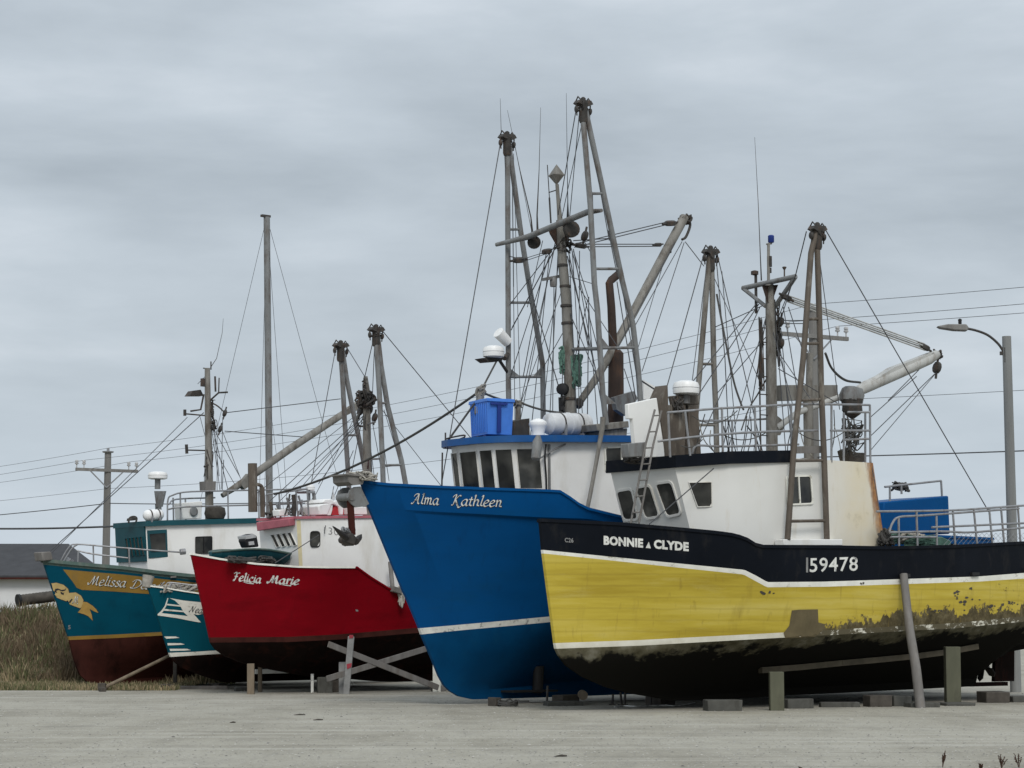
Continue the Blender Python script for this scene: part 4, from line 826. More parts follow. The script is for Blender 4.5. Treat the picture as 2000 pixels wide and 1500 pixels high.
# ================================================================== BLUE BOAT
def blue_boat():
    f = Frame('fishing_boat', 707, 51.1, 40); tag(f.o, 'tall royal blue fishing boat with one white waterline stripe and curved white wheelhouse', 'boat', 'fishing boats hauled out on the yard')
    rows = [
     dict(px=[(706, 940), (754, 946), (858, 951), (962, 955), (1060, 958), (1097, 960), (1125, 982), (1146, 993), (1215, 1010)], b=2.75, Lt=6.6, p=2.0, ext=[(8, 4.2), (19.6, 4.2)]),
     dict(px=[(721, 991), (858, 1000), (960, 1005), (1049, 1010), (1146, 1013)], b=2.72, Lt=6.7, p=2.0, ext=[(7, 4.0), (19.6, 4.0)]),
     dict(px=[(724, 997), (858, 1005), (960, 1010), (1049, 1015), (1146, 1018)], b=2.66, Lt=6.8, p=1.95, ext=[(7, 3.92), (19.6, 3.95)]),
     dict(px=[(790, 1158), (900, 1157), (1064, 1151)], b=2.58, Lt=7.4, p=1.75, slope=.03),
     dict(px=[(793, 1163), (900, 1163), (1064, 1158)], b=2.53, Lt=7.4, p=1.75, slope=.03),
     dict(px=[(820, 1227), (900, 1220), (1000, 1211), (1074, 1204)], b=2.45, Lt=7.6, p=1.65, slope=.03),
     dict(px=[(824, 1239), (900, 1231), (1000, 1222), (1075, 1215)], b=2.42, Lt=7.6, p=1.65, slope=.03)]
    foot = [((834, 1262), .92, .92), ((846, 1290), .76, .74), ((858, 1320), .55, .50), ((868, 1338), .36, .27), ((880, 1350), .21, .085), ((897, 1360), .1, .06), ((925, 1366), 0, .055)]
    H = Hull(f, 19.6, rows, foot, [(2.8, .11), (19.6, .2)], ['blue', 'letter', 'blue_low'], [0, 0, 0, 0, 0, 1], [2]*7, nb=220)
    H.deck(.9); H.rail('blue', .14, .06)
    write_pen('Alma', H.pix, (803, 983.5), (856, 986), 12.6, 'letter_dark', H.o, 'boat_name', .32, .22, .004, (1.2, 1.0))
    write_pen('Kathleen', H.pix, (880, 986.5), (979, 990), 12.6, 'letter_dark', H.o, 'boat_name', .32, .22, .004, (1.2, 1.0))
    write_pen('Alma', H.pix, (803, 983.5), (856, 986), 12.6, 'letter', H.o, 'boat_name', .25, .22, .014)
    write_pen('Kathleen', H.pix, (880, 986.5), (979, 990), 12.6, 'letter', H.o, 'boat_name', .25, .22, .014)
    # bow roller: two plates and a timber platform
    mb = MB(); pl = [(684, 957), (693, 951), (704, 950), (711, 964), (721, 984), (713, 989), (695, 991), (686, 984), (680, 972)]
    mb.slab([f.on(x, y, -.24) for x, y in pl], (0, .05, 0)); mb.slab([f.on(x, y, -.24)+Vector((0, .43, 0)) for x, y in pl], (0, .05, 0)); mb.tube([f.on(687, 970, -.24)+Vector((0, -.02, 0)), f.on(687, 970, -.24)+Vector((0, .5, 0))], .09, 12)
    mb.build('bow_roller', 'grey', f.o)
    mb = MB(); mb.slab([f.on(x, y, -.3) for x, y in ((680, 928), (700, 925), (712, 938), (708, 946), (690, 948), (681, 941))], (0, .6, 0)); mb.slab([f.on(x, y, -.34) for x, y in ((678, 925), (724, 929), (726, 932), (678, 928))], (0, .7, 0)); mb.build('bow_platform', 'wood', f.o)
    mb = MB(); random.seed(4); mb.clutter(f.on(706, 930, -.1), (.28, .3, .1), 24, .02); mb.build('mooring_line', 'rope_light', f.o)
    # wheelhouse with five raked front windows
    pl = [(3.08, -.38), (3.20, -.78), (3.52, -1.12), (4.22, -1.37), (8.2, -2.0)]
    T = [Vector((x, y, 5.93+.043*x)) for x, y in pl]; Bt = [Vector((x+(.24 if x < 4.0 else 0), y, 4.3)) for x, y in pl]
    Bt[3].x = 4.40; mir = lambda v: Vector((v.x, -v.y, v.z))
    mb = MB(); mb.loft(Bt+[mir(v) for v in reversed(Bt)], T+[mir(v) for v in reversed(T)]); wh = mb.build('wheelhouse', 'white', f.o)
    facets = [(mir(T[0]), T[0], Bt[0], mir(Bt[0]))]+[(T[i], T[i+1], Bt[i+1], Bt[i]) for i in range(3)]
    facets += [(mir(b), mir(a), mir(d), mir(c)) for a, b, c, d in facets[1:]]
    for i, (a, b, c, d) in enumerate(facets):
        n = (b-a).cross(d-a).normalized(); n = n if n.x < 0 else -n
        m0, m1 = (.10, .90) if i in (0, 1, 2, 4, 5) else (.10, .86)
        lerp = lambda u, v: a.lerp(b, u).lerp(d.lerp(c, u), v)
        window(wh, [lerp(m0, .09), lerp(m1, .09), lerp(m1, .60), lerp(m0, .60)], n, 'cream', 'glass', .02)
    n2 = (T[4]-T[3]).cross(Bt[3]-T[3]).normalized(); n2 = n2 if n2.y < 0 else -n2
    window(wh, [f.plane(x, y, T[3], n2) for x, y in ((1182, 876), (1227, 874), (1228, 917), (1184, 919))], n2, 'trim', 'glass', .05, .05, .68)
    P = lambda x, y, o=.03: f.plane(x, y, T[3], n2)+n2*o
    mb = MB(); mb.beam(P(1071, 868), P(1072, 958), .05, .04); mb.build('corner_trim', 'grey', wh)
    br, hi = brow(f, [Vector((v.x, v.y, 5.95+.043*v.x)) for v in T], .24, .16, -.03, 'blue_roof', 'roof_edge')
    mb = MB(); mb.tube(smooth([P(1062, 868, .1), P(1059, 895, .12), P(1064, 930, .06), P(1066, 958, .03)], 5), .022, 6); mb.build('cable', 'black', wh)
    mb = MB(); c = f.on(1049, 872, -2.0); mb.lathe([(.07, -.32), (.11, -.28), (.12, .1), (.05, .26)], c, (.15, 0, 1), 12); mb.tube(smooth([c+Vector((0, 0, -.3)), P(1056, 892, .1), P(1075, 880, .1), P(1100, 868, .1)], 5), .02, 6); mb.build('flood_lamp', 'grey', f.o)
    zr = lambda x: 6.1+.043*x
    # flush ring rail at the brow
    polyrail(f, [[f.on(872, 862, .9), f.on(872, 857, .9), f.on(906, 850, .2), f.on(906, 856, .2)], [f.on(872, 868, .9), f.on(907, 854, .2)]], [(f.on(870, 876, .9), f.on(870, 845, .9)), (f.on(863, 950, .9), f.on(864, 884, .9))], 'dark_metal', .02, 'brow_rail')
    # radar and horn on the port frame leg
    lg = f.on(993, 690, 1.8)
    radome(f, f.on(964, 700, 1.5)+Vector((0, 0, .02)), .27, .30)
    mb = MB(); mb.slab([f.on(x, y, 1.5) for x, y in ((944, 699), (985, 697), (980, 705), (955, 707))], (0, .35, 0)); mb.tube([f.on(975, 703, 1.6), f.on(993, 730, 1.8)], .04, 8); mb.tube([f.on(985, 700, 1.6), f.on(993, 690, 1.8)], .06, 8); mb.build('radar_bracket', 'dark_metal', f.o)
    mb = MB(); mb.tube([f.on(973, 649, 1.7), f.on(992, 669, 1.7)], [.15, .13], 16); mb.build('loud_hailer', 'fibreglass', f.o)
    a_frame(f, -1.8, -1.6, [(1138, 200), (1137, 213), (1153, 400), (1161, 555), (1167, 607), (1177, 767), (1184, 830)], [(1140, 200), (1149, 240), (1175, 360), (1215, 547), (1236, 633), (1247, 727), (1251, 785)],
            [((1153, 378), (1179, 378)), ((1160, 525), (1211, 525)), ((1171, 680), (1242, 679))], 'grey', .07, gussets=([(1172, 655), (1190, 678), (1172, 679)], [(1241, 655), (1224, 677), (1243, 678)], [(1180, 768), (1203, 788), (1182, 790)]))
    a_frame(f, 1.8, 1.7, [(990, 266), (991, 267), (992, 480), (993, 756), (995, 830)], [(991, 266), (999, 320), (1017, 453), (1033, 553), (1060, 713), (1061, 830)],
            [((992, 448), (1016, 448)), ((993, 591), (1040, 591)), ((993, 736), (1060, 736))], 'grey', .07, gussets=([(995, 718), (1016, 735), (995, 736)], [(1060, 714), (1042, 735), (1060, 736)]))
    mast = strut(f, 'mast', 'beige_mast', [(1114, 830), (1113, 740), (1107, 600), (1098, 500), (1094, 430)], [.15, .145, .13, .115, .10], 0, n=14)
    def mp(name, mat, fn):
        b = MB(); fn(b); return b.build(name, mat, mast)
    mp('topmast', 'beige_mast', lambda b: b.tube(f.line([(1094, 432), (1091, 400), (1088, 360)], 0), [.07, .05, .045], 10))
    q = f.on(1087, 341, 0); r = .215
    def refl(b):
        A_ = [q+Vector((r*math.cos(a), r*math.sin(a), -.02)) for a in (.5, .5+math.pi/2, .5+math.pi, .5+1.5*math.pi)]
        b.add(A_+[q+Vector((0, 0, .26)), q-Vector((0, 0, .27))], [(i, (i+1) % 4, 4) for i in range(4)]+[(i, (i+1) % 4, 5) for i in range(4)])
    mp('radar_reflector', 'beige_mast', refl)
    A, Bq = f.on(969, 478, 1.9), f.on(1175, 411, -1.9)
    mp('crosstree', 'grey', lambda b: b.tube([A, f.on(1030, 463, .95), f.on(1148, 414, -1.3), Bq], [.05, .075, .075, .045], 10))
    mp('truck_plate', 'rust', lambda b: b.loft([f.on(1070, 448, .3), f.on(1112, 432, -.3), f.on(1116, 447, -.1), f.on(1074, 458, .3)], [f.on(1086, 478, .1), f.on(1106, 474, -.1), f.on(1108, 478, 0), f.on(1088, 482, .1)]))
    mp('antenna', 'dark_metal', lambda b: (b.tube([f.on(1076, 436, .3), f.on(1073, 386, .3)], .022, 6), b.tube([f.on(1073, 386, .3), f.on(1069, 322, .3)], .012, 5), b.tube([f.on(1072, 376, .3), f.on(1088, 371, 0)], .015, 5)))
    mp('antenna', 'black', lambda b: b.tube([f.on(1109, 427, -.35), f.on(1109, 395, -.35), f.on(1108, 330, -.35), f.on(1106, 182, -.35)], [.035, .012, .008, .004], 6))
    mp('antenna', 'dark_metal', lambda b: b.tube([f.on(1050, 455, .7), f.on(1049, 420, .7), f.on(1053, 330, .7), f.on(1056, 210, .7)], [.03, .018, .009, .004], 6))
    mp('antenna', 'dark_metal', lambda b: b.tube([f.on(1040, 458, .8), f.on(1037, 425, .8), f.on(1015, 330, .8), f.on(991, 215, .8)], [.03, .016, .009, .004], 6))
    mp('antenna', 'dark_metal', lambda b: b.tube([f.on(979, 262, 1.7), f.on(977, 192, 1.7)], [.008, .004], 5))
    mp('horn_speaker', 'dark_metal', lambda b: (b.lathe([(.17, 0), (.14, .08), (.05, .22), (.03, .3)], f.on(1043, 473, .85), (.5, .5, -.1), 16), b.lathe([(.17, 0), (.17, .03)], f.on(1043, 473, .85), (.5, .5, -.1), 16)))
    random.seed(21)
    mp('horn_speaker', 'dark_metal', lambda b: b.lathe([(.05, -.1), (.2, -.07), (.2, .07), (.05, .1)], f.on(1116, 448, -.5), (.3, 1, 0), 14))
    for q_, d_, r_ in ((f.on(1068, 491, .4), (.8, .3, .3), .13), (f.on(1013, 508, 1.3), (1, 0, .2), .15), (f.on(1134, 480, -.2), (1, 0, 0), .14), (f.on(1142, 461, -.4), (.3, 0, 1), .13)): mp('pulley_block', 'dark_metal', lambda b: b.block(q_, d_, r_))
    mp('lashing', 'dark_metal', lambda b: b.clutter(f.on(1100, 480, 0), (.2, .17, .18), 18, .018))
    mp('mast_band', 'dark_metal', lambda b: [b.lathe([(rr, -.03), (rr+.015, -.02), (rr+.015, .03), (rr, .04)], f.on(x, y, 0), (0, 0, 1), 14) for x, y, rr in ((1099, 519, .12), (1104, 560, .13), (1106, 598, .135), (1108, 632, .138), (1113, 780, .152))])
    mp('lantern', 'grey', lambda b: (b.slab([f.on(x, y, .15) for x, y in ((1071, 541, ), (1096, 536), (1096, 542), (1072, 547))], (0, .25, 0)), b.lathe([(.08, 0), (.09, .05), (.09, .2), (.05, .25)], f.on(1081, 560, .2), (0, 0, 1), 10)))
    mp('side_bracket', 'grey', lambda b: (b.tube([f.on(1113, 682, 0), f.on(1172, 681, -1.4)], .045, 8), b.slab([f.on(1114, 686, 0), f.on(1124, 686, -.1), f.on(1115, 700, 0)], (0, .05, 0))))
    mp('net_bundle', 'net_green', lambda b: (b.clutter(f.on(1100, 705, .1), (.09, .1, .35), 26, .022), b.clutter(f.on(1126, 725, -.2), (.12, .1, .42), 30, .022)))
    mp('lamp', 'black', lambda b: (b.lathe([(.05, -.12), (.14, -.09), (.15, .08), (.06, .12)], f.on(1099, 760, 0), (1, .6, .1), 14), b.clutter(f.on(1098, 790, 0), (.06, .06, .25), 6, .025)))
    boom = strut(f, 'boom', 'beige_mast', [(1129, 790), (1169, 732), (1236, 612), (1300, 492), (1337, 424)], [.085, .10, .115, .12, .12], 0, n=12)
    random.seed(8)
    for fn in (lambda b: (b.clutter(f.on(1338, 428, 0), (.18, .1, .12), 12, .028), b.tube(smooth(f.line([(1344, 428), (1348, 440), (1340, 462), (1332, 468)], 0), 5), .035, 6)), lambda b: b.clutter(f.on(1303, 488, 0), (.09, .08, .14), 8, .022)):
        b_ = MB(); fn(b_); b_.build('boom_head_fitting', 'dark_metal', boom)
    for q_, r_ in ((f.on(1309, 436, 0), .15), (f.on(1285, 478, 0), .10)):
        b_ = MB(); b_.block(q_, (1, 0, .2), r_); b_.build('pulley_block', 'dark_metal', boom)
    mb = MB(); mb.lathe([(.1, -.1), (.13, 0), (.1, .1)], f.on(1130, 788, 0), (.5, 0, .8), 10); mb.build('boom_gooseneck', 'dark_metal', boom)
    for l in ((1120, 477, 0, 1313, 431, 0), (1122, 483, 0, 1313, 436, 0), (1120, 470, -.03, 1200, 465, -.03), (1136, 477, -.1, 1290, 477, 0), (1136, 482, -.1, 1290, 481, 0)):
        rigging(f, [l+(.014,)], name='topping_lift', parent=boom)
    # exhaust stack with bent pipe
    mb = MB(); mb.tube(f.line([(1201, 870), (1203, 780), (1203, 690), (1202, 684)], 0), [.20, .20, .19, .12], 16); mb.tube(f.line([(1198, 690), (1194, 600), (1190, 553), (1194, 547), (1212, 532)], 0), [.115, .105, .10, .10, .10], 12); mb.build('exhaust_stack', 'rust', f.o)
    # white panels and davit stands aft of the wheelhouse top
    mb = MB(); mb.slab([f.on(x, y, -.6) for x, y in ((1200, 776), (1238, 764), (1246, 778), (1222, 812), (1205, 800))], (0, .15, 0)); mb.build('vent_hood', 'grey', f.o)
    mb = MB(); mb.slab([f.on(x, y, 0) for x, y in ((1257, 742), (1288, 760), (1290, 785), (1257, 780))], (0, .1, 0)); mb.build('wind_panel', 'white', f.o)
    mb = MB(); mb.slab([f.on(x, y, -1.7) for x, y in ((1165, 828), (1228, 822), (1229, 835), (1168, 842))], (0, 1.2, 0)); mb.slab([f.on(x, y, -1.6) for x, y in ((1172, 842), (1226, 836), (1224, 856), (1176, 858))], (0, 1, 0)); mb.build('gear_platform', 'beige_mast', f.o, bevel=.02)
    mb = MB(); mb.tube(f.line([(1178, 815), (1176, 838), (1165, 900), (1153, 965), (1144, 1008)], -2.2), [.07, .06, .05, .05, .05], 10); mb.build('stabilizer_strut', 'beige_mast', f.o)
    mb = MB(); mb.slab([f.on(x, y, .3) for x, y in ((1003, 823), (1034, 817), (1035, 855), (1003, 856))], (0, .8, 0)); mb.build('battery_box', 'dark_metal', f.o)
    mb = MB(); mb.lathe([(.06, 0), (.1, .3), (.14, .34), (.14, .5), (.1, .54)], f.on(938, 795, .4)-Vector((0, 0, .5)), (0, 0, 1), 12); mb.tube([f.on(938, 858, .4), f.on(938, 768, .4)], .09, 10); mb.clutter(f.on(938, 765, .4), (.1, .1, .18), 12, .02); mb.build('stay_post', 'beige_mast', f.o); mb = MB(); mb.tube([f.on(1012, 860, .8), f.on(1012, 788, .8)], .07, 10); mb.clutter(f.on(1012, 790, .8), (.14, .1, .1), 10, .02); mb.build('stay_post', 'beige_mast', f.o)
    # aft gallows and net bin
    mb = MB(); mb.slab([f.on(x, y, -1.0) for x, y in ((1727, 980), (1853, 968), (1856, 1043), (1722, 1045))], (0, 2, 0)); mb.build('net_bin', 'blue', f.o, bevel=.04)
    polyrail(f, [[f.on(1728, 951, -.9), f.on(1838, 939, -.9)]], [(f.on(1838, 939, -.9), f.on(1840, 972, -.9)), (f.on(1738, 950, -.9), f.on(1738, 982, -.9)), (f.on(1760, 948, -.9), f.on(1761, 965, -.9))], 'galv', .03, 'bin_rail')
    mb = MB(); mb.clutter(f.on(1757, 950, -.7), (.35, .1, .12), 14, .025); mb.build('loose_lines', 'rope', f.o)
    # standing and running rigging
    S = [(978, 275, 1.7, 862, 948, .9, .014), (984, 270, 1.7, 994, 480, 1.75, .01), (1000, 275, 1.7, 1003, 560, 1.75, .013), (1003, 270, 1.7, 1038, 450, .9, .008), (1003, 560, 1.75, 1006, 850, 1.2, .01), (1125, 215, -1.6, 1090, 420, -.2, .013), (1148, 235, -1.6, 1190, 470, -1.7, .012), (1188, 450, -1.7, 1206, 540, -1.7, .012), (1157, 375, -1.6, 1160, 470, -1.6, .012),
      (1088, 478, .15, 1000, 640, 1.5, .013), (1086, 482, .2, 998, 645, 1.5, .013), (1084, 480, .2, 1003, 850, .9, .012), (1076, 490, .3, 994, 745, 1.75, .012), (1074, 492, .3, 1036, 852, .6, .012), (1090, 490, .1, 1072, 852, .3, .012), (1082, 560, .2, 1079, 852, .4, .012), (1092, 500, .1, 1056, 852, .6, .011), (1068, 490, .4, 1022, 735, 1.4, .013), (1013, 505, 1.3, 993, 500, 1.7, .014), (1066, 492, .4, 1018, 507, 1.2, .010), (1066, 496, .4, 1018, 512, 1.2, .010),
      (1030, 545, 1.7, 1090, 752, .3, .016), (1110, 490, -.1, 1150, 682, -.9, .014), (1112, 500, -.1, 1128, 852, -.3, .012), (1108, 500, -.1, 1163, 720, -.8, .016), (1120, 490, -.2, 1150, 585, -.8, .012), (1132, 490, -.3, 1130, 852, -.5, .011), (1116, 485, -.1, 1168, 682, -1.3, .012), (1150, 580, -.8, 1147, 850, -.8, .014), (1148, 585, -.8, 1110, 760, 0, .012), (1150, 600, -.8, 1168, 842, -1.3, .012), (1130, 560, -.3, 1208, 680, -1.7, .011), 
      (1332, 472, 0, 1238, 640, -1.75, .012), (1336, 474, 0, 1254, 725, -1.2, .012), (1338, 472, 0, 1375, 520, -.2, .013), (1205, 550, -1.7, 1242, 780, -1.75, .014), (1219, 720, -.6, 1250, 815, -1.0, .012), (1250, 742, -1.8, 1290, 768, -1.7, .022)]
    S += [(1085, 470, .2, 1010, 853, .8, .011), (1104, 492, 0, 1096, 850, .1, .012), (1118, 492, -.1, 1140, 850, -.6, .011), (1120, 486, -.2, 1185, 845, -1.4, .012), (1092, 470, .1, 992, 600, 1.75, .012), (1100, 560, 0, 1016, 790, .8, .010), (1060, 470, .5, 1030, 600, 1.4, .010), (1112, 540, -.1, 1160, 555, -1.65, .010), (1140, 470, -.4, 1158, 500, -1.65, .012), (1105, 640, 0, 1060, 720, 1.75, .011), (1108, 600, 0, 1185, 780, -1.75, .012), (1094, 440, .05, 1139, 230, -1.55, .010), (1215, 560, -1.7, 1250, 775, -1.78, .012), (1160, 560, -1.65, 1186, 815, -1.75, .010), (1003, 300, 1.72, 1016, 780, .85, .009), (1132, 215, -1.55, 1112, 430, -.3, .011), (1325, 460, 0, 1205, 680, -1.6, .011), (1300, 500, 0, 1240, 700, -1.7, .010)]
    rigging(f, S)
    mb = MB(); mb.tube(sag(f.on(1016, 786, .8), f.on(1098, 806, -.4), .05, 8), .028, 6); mb.tube(sag(f.on(970, 705, 1.5), f.on(939, 764, .4), .0, 4), .026, 6); mb.tube(sag(f.on(940, 765, .4), f.on(1012, 786, .8), .05), .028, 6); mb.tube(sag(f.on(936, 775, .4), f.on(874, 862, .9), 0, 4), .028, 6); mb.build('heavy_stay', 'rope', f.o)
    return f, H, hi
FB = blue_boat()

# ================================================================== RED BOAT
def red_boat():
    f = Frame('fishing_boat', 376, 60.3, 45); tag(f.o, 'dark red fishing boat with white deckhouse and a small teal dinghy on its foredeck', 'boat', 'fishing boats hauled out on the yard')
    rows = [
     dict(px=[(375, 1082), (430, 1092), (497, 1101), (580, 1107), (640, 1108), (697, 1108), (723, 1127), (760, 1150), (777, 1156), (800, 1158)], b=2.3, Lt=5.2, p=2.1, ext=[(7, 2.68), (13, 2.75)]),
     dict(px=[(411, 1245), (563, 1244), (663, 1239), (817, 1226)], b=2.2, Lt=5.8, p=1.9, slope=.03),
     dict(px=[(413, 1255), (563, 1254), (663, 1249), (817, 1236)], b=2.19, Lt=5.8, p=1.9, slope=.03)]
    foot = [((422, 1268), .88, .92), ((440, 1281), .70, .76), ((475, 1295), .5, .52), ((530, 1308), .3, .25), ((575, 1316), .14, .08), ((610, 1322), 0, .06)]
    H = Hull(f, 13, rows, foot, [(3.5, .36), (5.5, .22), (13, .25)], ['red', 'oxide_dark', 'oxide'], [0, 2], [1]*6, nb=160)
    H.deck(.6); H.rail('trim', .14, .05, 3.85); H.rail('red', .12, .05, x0=3.85)
    write_pen('Felicia', H.pix, (454, 1133), (509, 1139), 9.8, 'letter', H.o, 'boat_name', .42, .2)
    write_pen('Marie', H.pix, (523, 1139), (583, 1142), 9.8, 'letter', H.o, 'boat_name', .42, .2)
    for x in (474, 547):
        decal(H.pix, [(x, 1136.5+(x > 500)*5), (x+10, 1138+(x > 500)*4), (x+22, 1139+(x > 500)*4), (x+21, 1141+(x > 500)*4), (x+9, 1139.5+(x > 500)*4)], 'letter', H.o, 'boat_name', .006)
    decal(H.pix, [(694, 1190), (699, 1191), (700, 1194), (695, 1194)], 'letter_grey', H.o, 'draught_mark', .005)
    cols = [(578, 1010, 587, 1118, -.82), (640, 1009, 642, 1122, -1.35), (840, 1007, 840, 1180, -1.95)]
    ho, T, Bt = house(f, cols, 'white')
    # bowed front of the house with four slit windows in slanted facets
    n = (Bt[0]-T[0]).cross(Vector((0, 1, 0))).normalized(); n = n if n.x < 0 else -n
    for k in range(4):
        x = 530+k*11; window(ho, [f.plane(a, b, T[0], n) for a, b in ((x, 1045-k*1.3), (x+6, 1044-k*1.3), (x+17, 1067-k*1.0), (x+11, 1069-k*1.0))], n, 'cream', 'glass', .012)
    ns = (T[1]-T[0]).cross(Bt[0]-T[0]).normalized(); ns = ns if ns.y < 0 else -ns
    window(ho, [f.plane(x, y, T[0], ns) for x, y in ((607, 1039), (624, 1039), (624, 1067), (607, 1067))], ns, 'black', 'glass', .03, .08)
    put = lambda x, y, o: f.plane(x, y, T[1], n2)+n2*o
    n2 = (T[2]-T[1]).cross(Bt[1]-T[1]).normalized(); n2 = n2 if n2.y < 0 else -n2
    put1 = lambda x, y, o: f.plane(x, y, T[0], ns)+ns*o
    write_block('130', lambda x, y, o: put(x, y, o), (633, 1043), (661, 1046), 14, 'letter_grey', ho, 'registration_number', -.01)
    decal(put1, [(579, 1016), (587, 1016), (591, 1106), (584, 1106)], paint('yellowed_paint', (.66, .58, .36), .6, .15, 2), ho, 'stain', .006)
    brow(f, T, .06, .07, -.05, 'pink', 'roof_edge')
    mb = MB(); P = lambda x, y, o: f.plane(x, y, T[0], n)+n*o
    mb.slab([P(512, 1019, .0), P(576, 1011, .0), P(577, 1026, .0), P(514, 1036, .0)], n*.22); mb.build('visor', 'pink', f.o, bevel=.02)
    mb = MB(); mb.beam(H.side(761, 1150)+Vector((0, -.06, 0)), H.side(777, 1155)+Vector((0, -.06, 0)), .22, .14); mb.tube([f.on(762, 1098, -2.0), H.side(767, 1150)], .06, 8); mb.build('fender_post', 'wood', f.o)
    mb = MB(); random.seed(2); mb.clutter(H.pix(779, 1165, .1), (.08, .08, .3), 8, .018); mb.build('rope_end', 'rope_light', f.o)
    # rig
    a_frame(f, -1.75, -1.45, [(733, 642), (736, 687), (741, 767), (747, 900), (749, 960)], [(736, 642), (744, 713), (757, 793), (784, 900), (793, 950)], [((741, 788), (756, 787)), ((748, 909), (786, 908))], 'grey', .075)
    a_frame(f, 1.75, 1.45, [(664, 673), (669, 740), (673, 820), (680, 924), (682, 960)], [(667, 673), (677, 740), (689, 800), (706, 880), (715, 930)], [((675, 850), (700, 850))], 'grey', .075)
    mast = strut(f, 'mast', 'beige_mast', [(717, 1010), (717, 924), (716, 767), (714, 735)], [.13, .13, .11, .06], 0)
    random.seed(31); mb = MB(); c = f.on(713, 780, 0); mb.clutter(c, (.26, .26, .26), 34, .03); mb.clutter(c+Vector((0, 0, .42)), (.07, .07, .22), 8, .02); mb.block(f.on(722, 800, 0), (.2, 0, 1), .14); mb.block(f.on(704, 802, .2), (.3, 0, 1), .14); mb.block(f.on(732, 815, -.4), (.2, 0, 1), .12); mb.build('rigging_fittings', 'dark_metal', mast)
    mb = MB(); mb.tube(smooth(f.line([(707, 800), (698, 815), (700, 830), (710, 832), (716, 822)], .1), 5), .03, 6); mb.tube(smooth(f.line([(716, 800), (712, 830), (716, 842), (719, 836), (719, 805)], -.05), 5), .025, 6); mb.build('rope_loop', 'rope', mast)
    mb = MB(); mb.tube([f.on(718, 920, 0), f.on(720, 897, -.4), f.on(742, 896, -1.4)], .03, 6); mb.tube([f.on(733, 824, -1.2), f.on(717, 829, 0)], .025, 6); mb.build('side_bracket', 'grey', mast)
    # roof gear
    y0 = -1.4; Q = lambda x, y, yy=y0: f.on(x, y, yy)
    radome(f, f.on(606, 958, -.4), .13, .17); mb = MB(); mb.tube([Q(604, 958, -.4), Q(605, 1010, -.4)], .03, 8); mb.tube([Q(612, 960, -.5), Q(618, 1000, -.5)], .05, 8); mb.slab([Q(597, 959, -.6), Q(616, 959, -.6), Q(614, 963, -.6), Q(599, 963, -.6)], (0, .4, 0)); mb.build('radar_stand', 'galv', f.o)
    mb = MB(); mb.lathe([(.06, 0), (.16, .05), (.17, .18), (.1, .22)], f.on(622, 1006, -.9), (0, 0, 1), 12); mb.build('vent_cowl', 'oxide', f.o)
    random.seed(12)
    for x, y, yy, sz, n_, mt in ((552, 1000, -.1, (.22, .15, .09), 8, 'rope_light'), (590, 1003, -.5, (.12, .12, .07), 6, 'rope_light'), (530, 1006, .2, (.15, .12, .08), 6, 'rope'), (572, 996, -.4, (.06, .06, .16), 5, 'dark_metal')):
        mb = MB(); mb.clutter(Q(x, y, yy), sz, n_, .02); mb.build('deck_gear', mt, f.o)
    for x0, y0_, x1, y1, yy, r_, mt in ((573, 966, 574, 1008, -.5, .06, 'dark_metal'), (560, 972, 566, 1006, -.3, .03, 'galv'), (566, 965, 556, 1006, -.3, .025, 'rope'), (583, 968, 590, 1006, -.6, .03, 'galv'), (590, 976, 583, 1006, -.6, .025, 'galv'), (541, 985, 545, 1008, .1, .04, 'galv'), (528, 980, 529, 1010, .3, .05, 'bronze_mast')):
        mb = MB(); mb.tube([Q(x0, y0_, yy), Q((x0+x1)/2+2, (y0_+y1)/2, yy), Q(x1, y1, yy)], r_, 6); mb.build('davit', mt, f.o)
    mb = MB(); mb.slab([Q(x, y, -.3) for x, y in ((545, 996), (562, 994), (563, 1008), (546, 1008))], (0, .3, 0)); mb.build('fish_box', 'fibreglass', f.o, bevel=.02)
    polyrail(f, [[Q(520, 966, .5), Q(600, 955, -1.0)], [Q(524, 986, .5), Q(604, 978, -1.0)]], [(Q(520, 966, .5), Q(524, 1012, .5)), (Q(545, 962, 0), Q(548, 1010, 0)), (Q(578, 958, -.6), Q(582, 1010, -.6)), (Q(600, 955, -1.0), Q(603, 1010, -1.0))], 'galv', .024)
    mb = MB(); mb.tube([Q(493, 905, 1.0), Q(494, 1000, 1.0)], .13, 8); mb.tube([Q(512, 952, .8), Q(513, 1010, .8)], .07, 8); mb.tube(smooth([Q(503, 946, .8), Q(511, 950, .8), Q(514, 965, .8), Q(515, 990, .8)], 4), .05, 8); mb.build('exhaust_stack', 'bronze_mast', f.o)
    mb = MB(); mb.slab([f.on(x, y, -1.2) for x, y in ((684, 990), (716, 990), (718, 1005), (684, 1005))], (0, .8, 0)); mb.build('roof_box', 'white', f.o, bevel=.02)
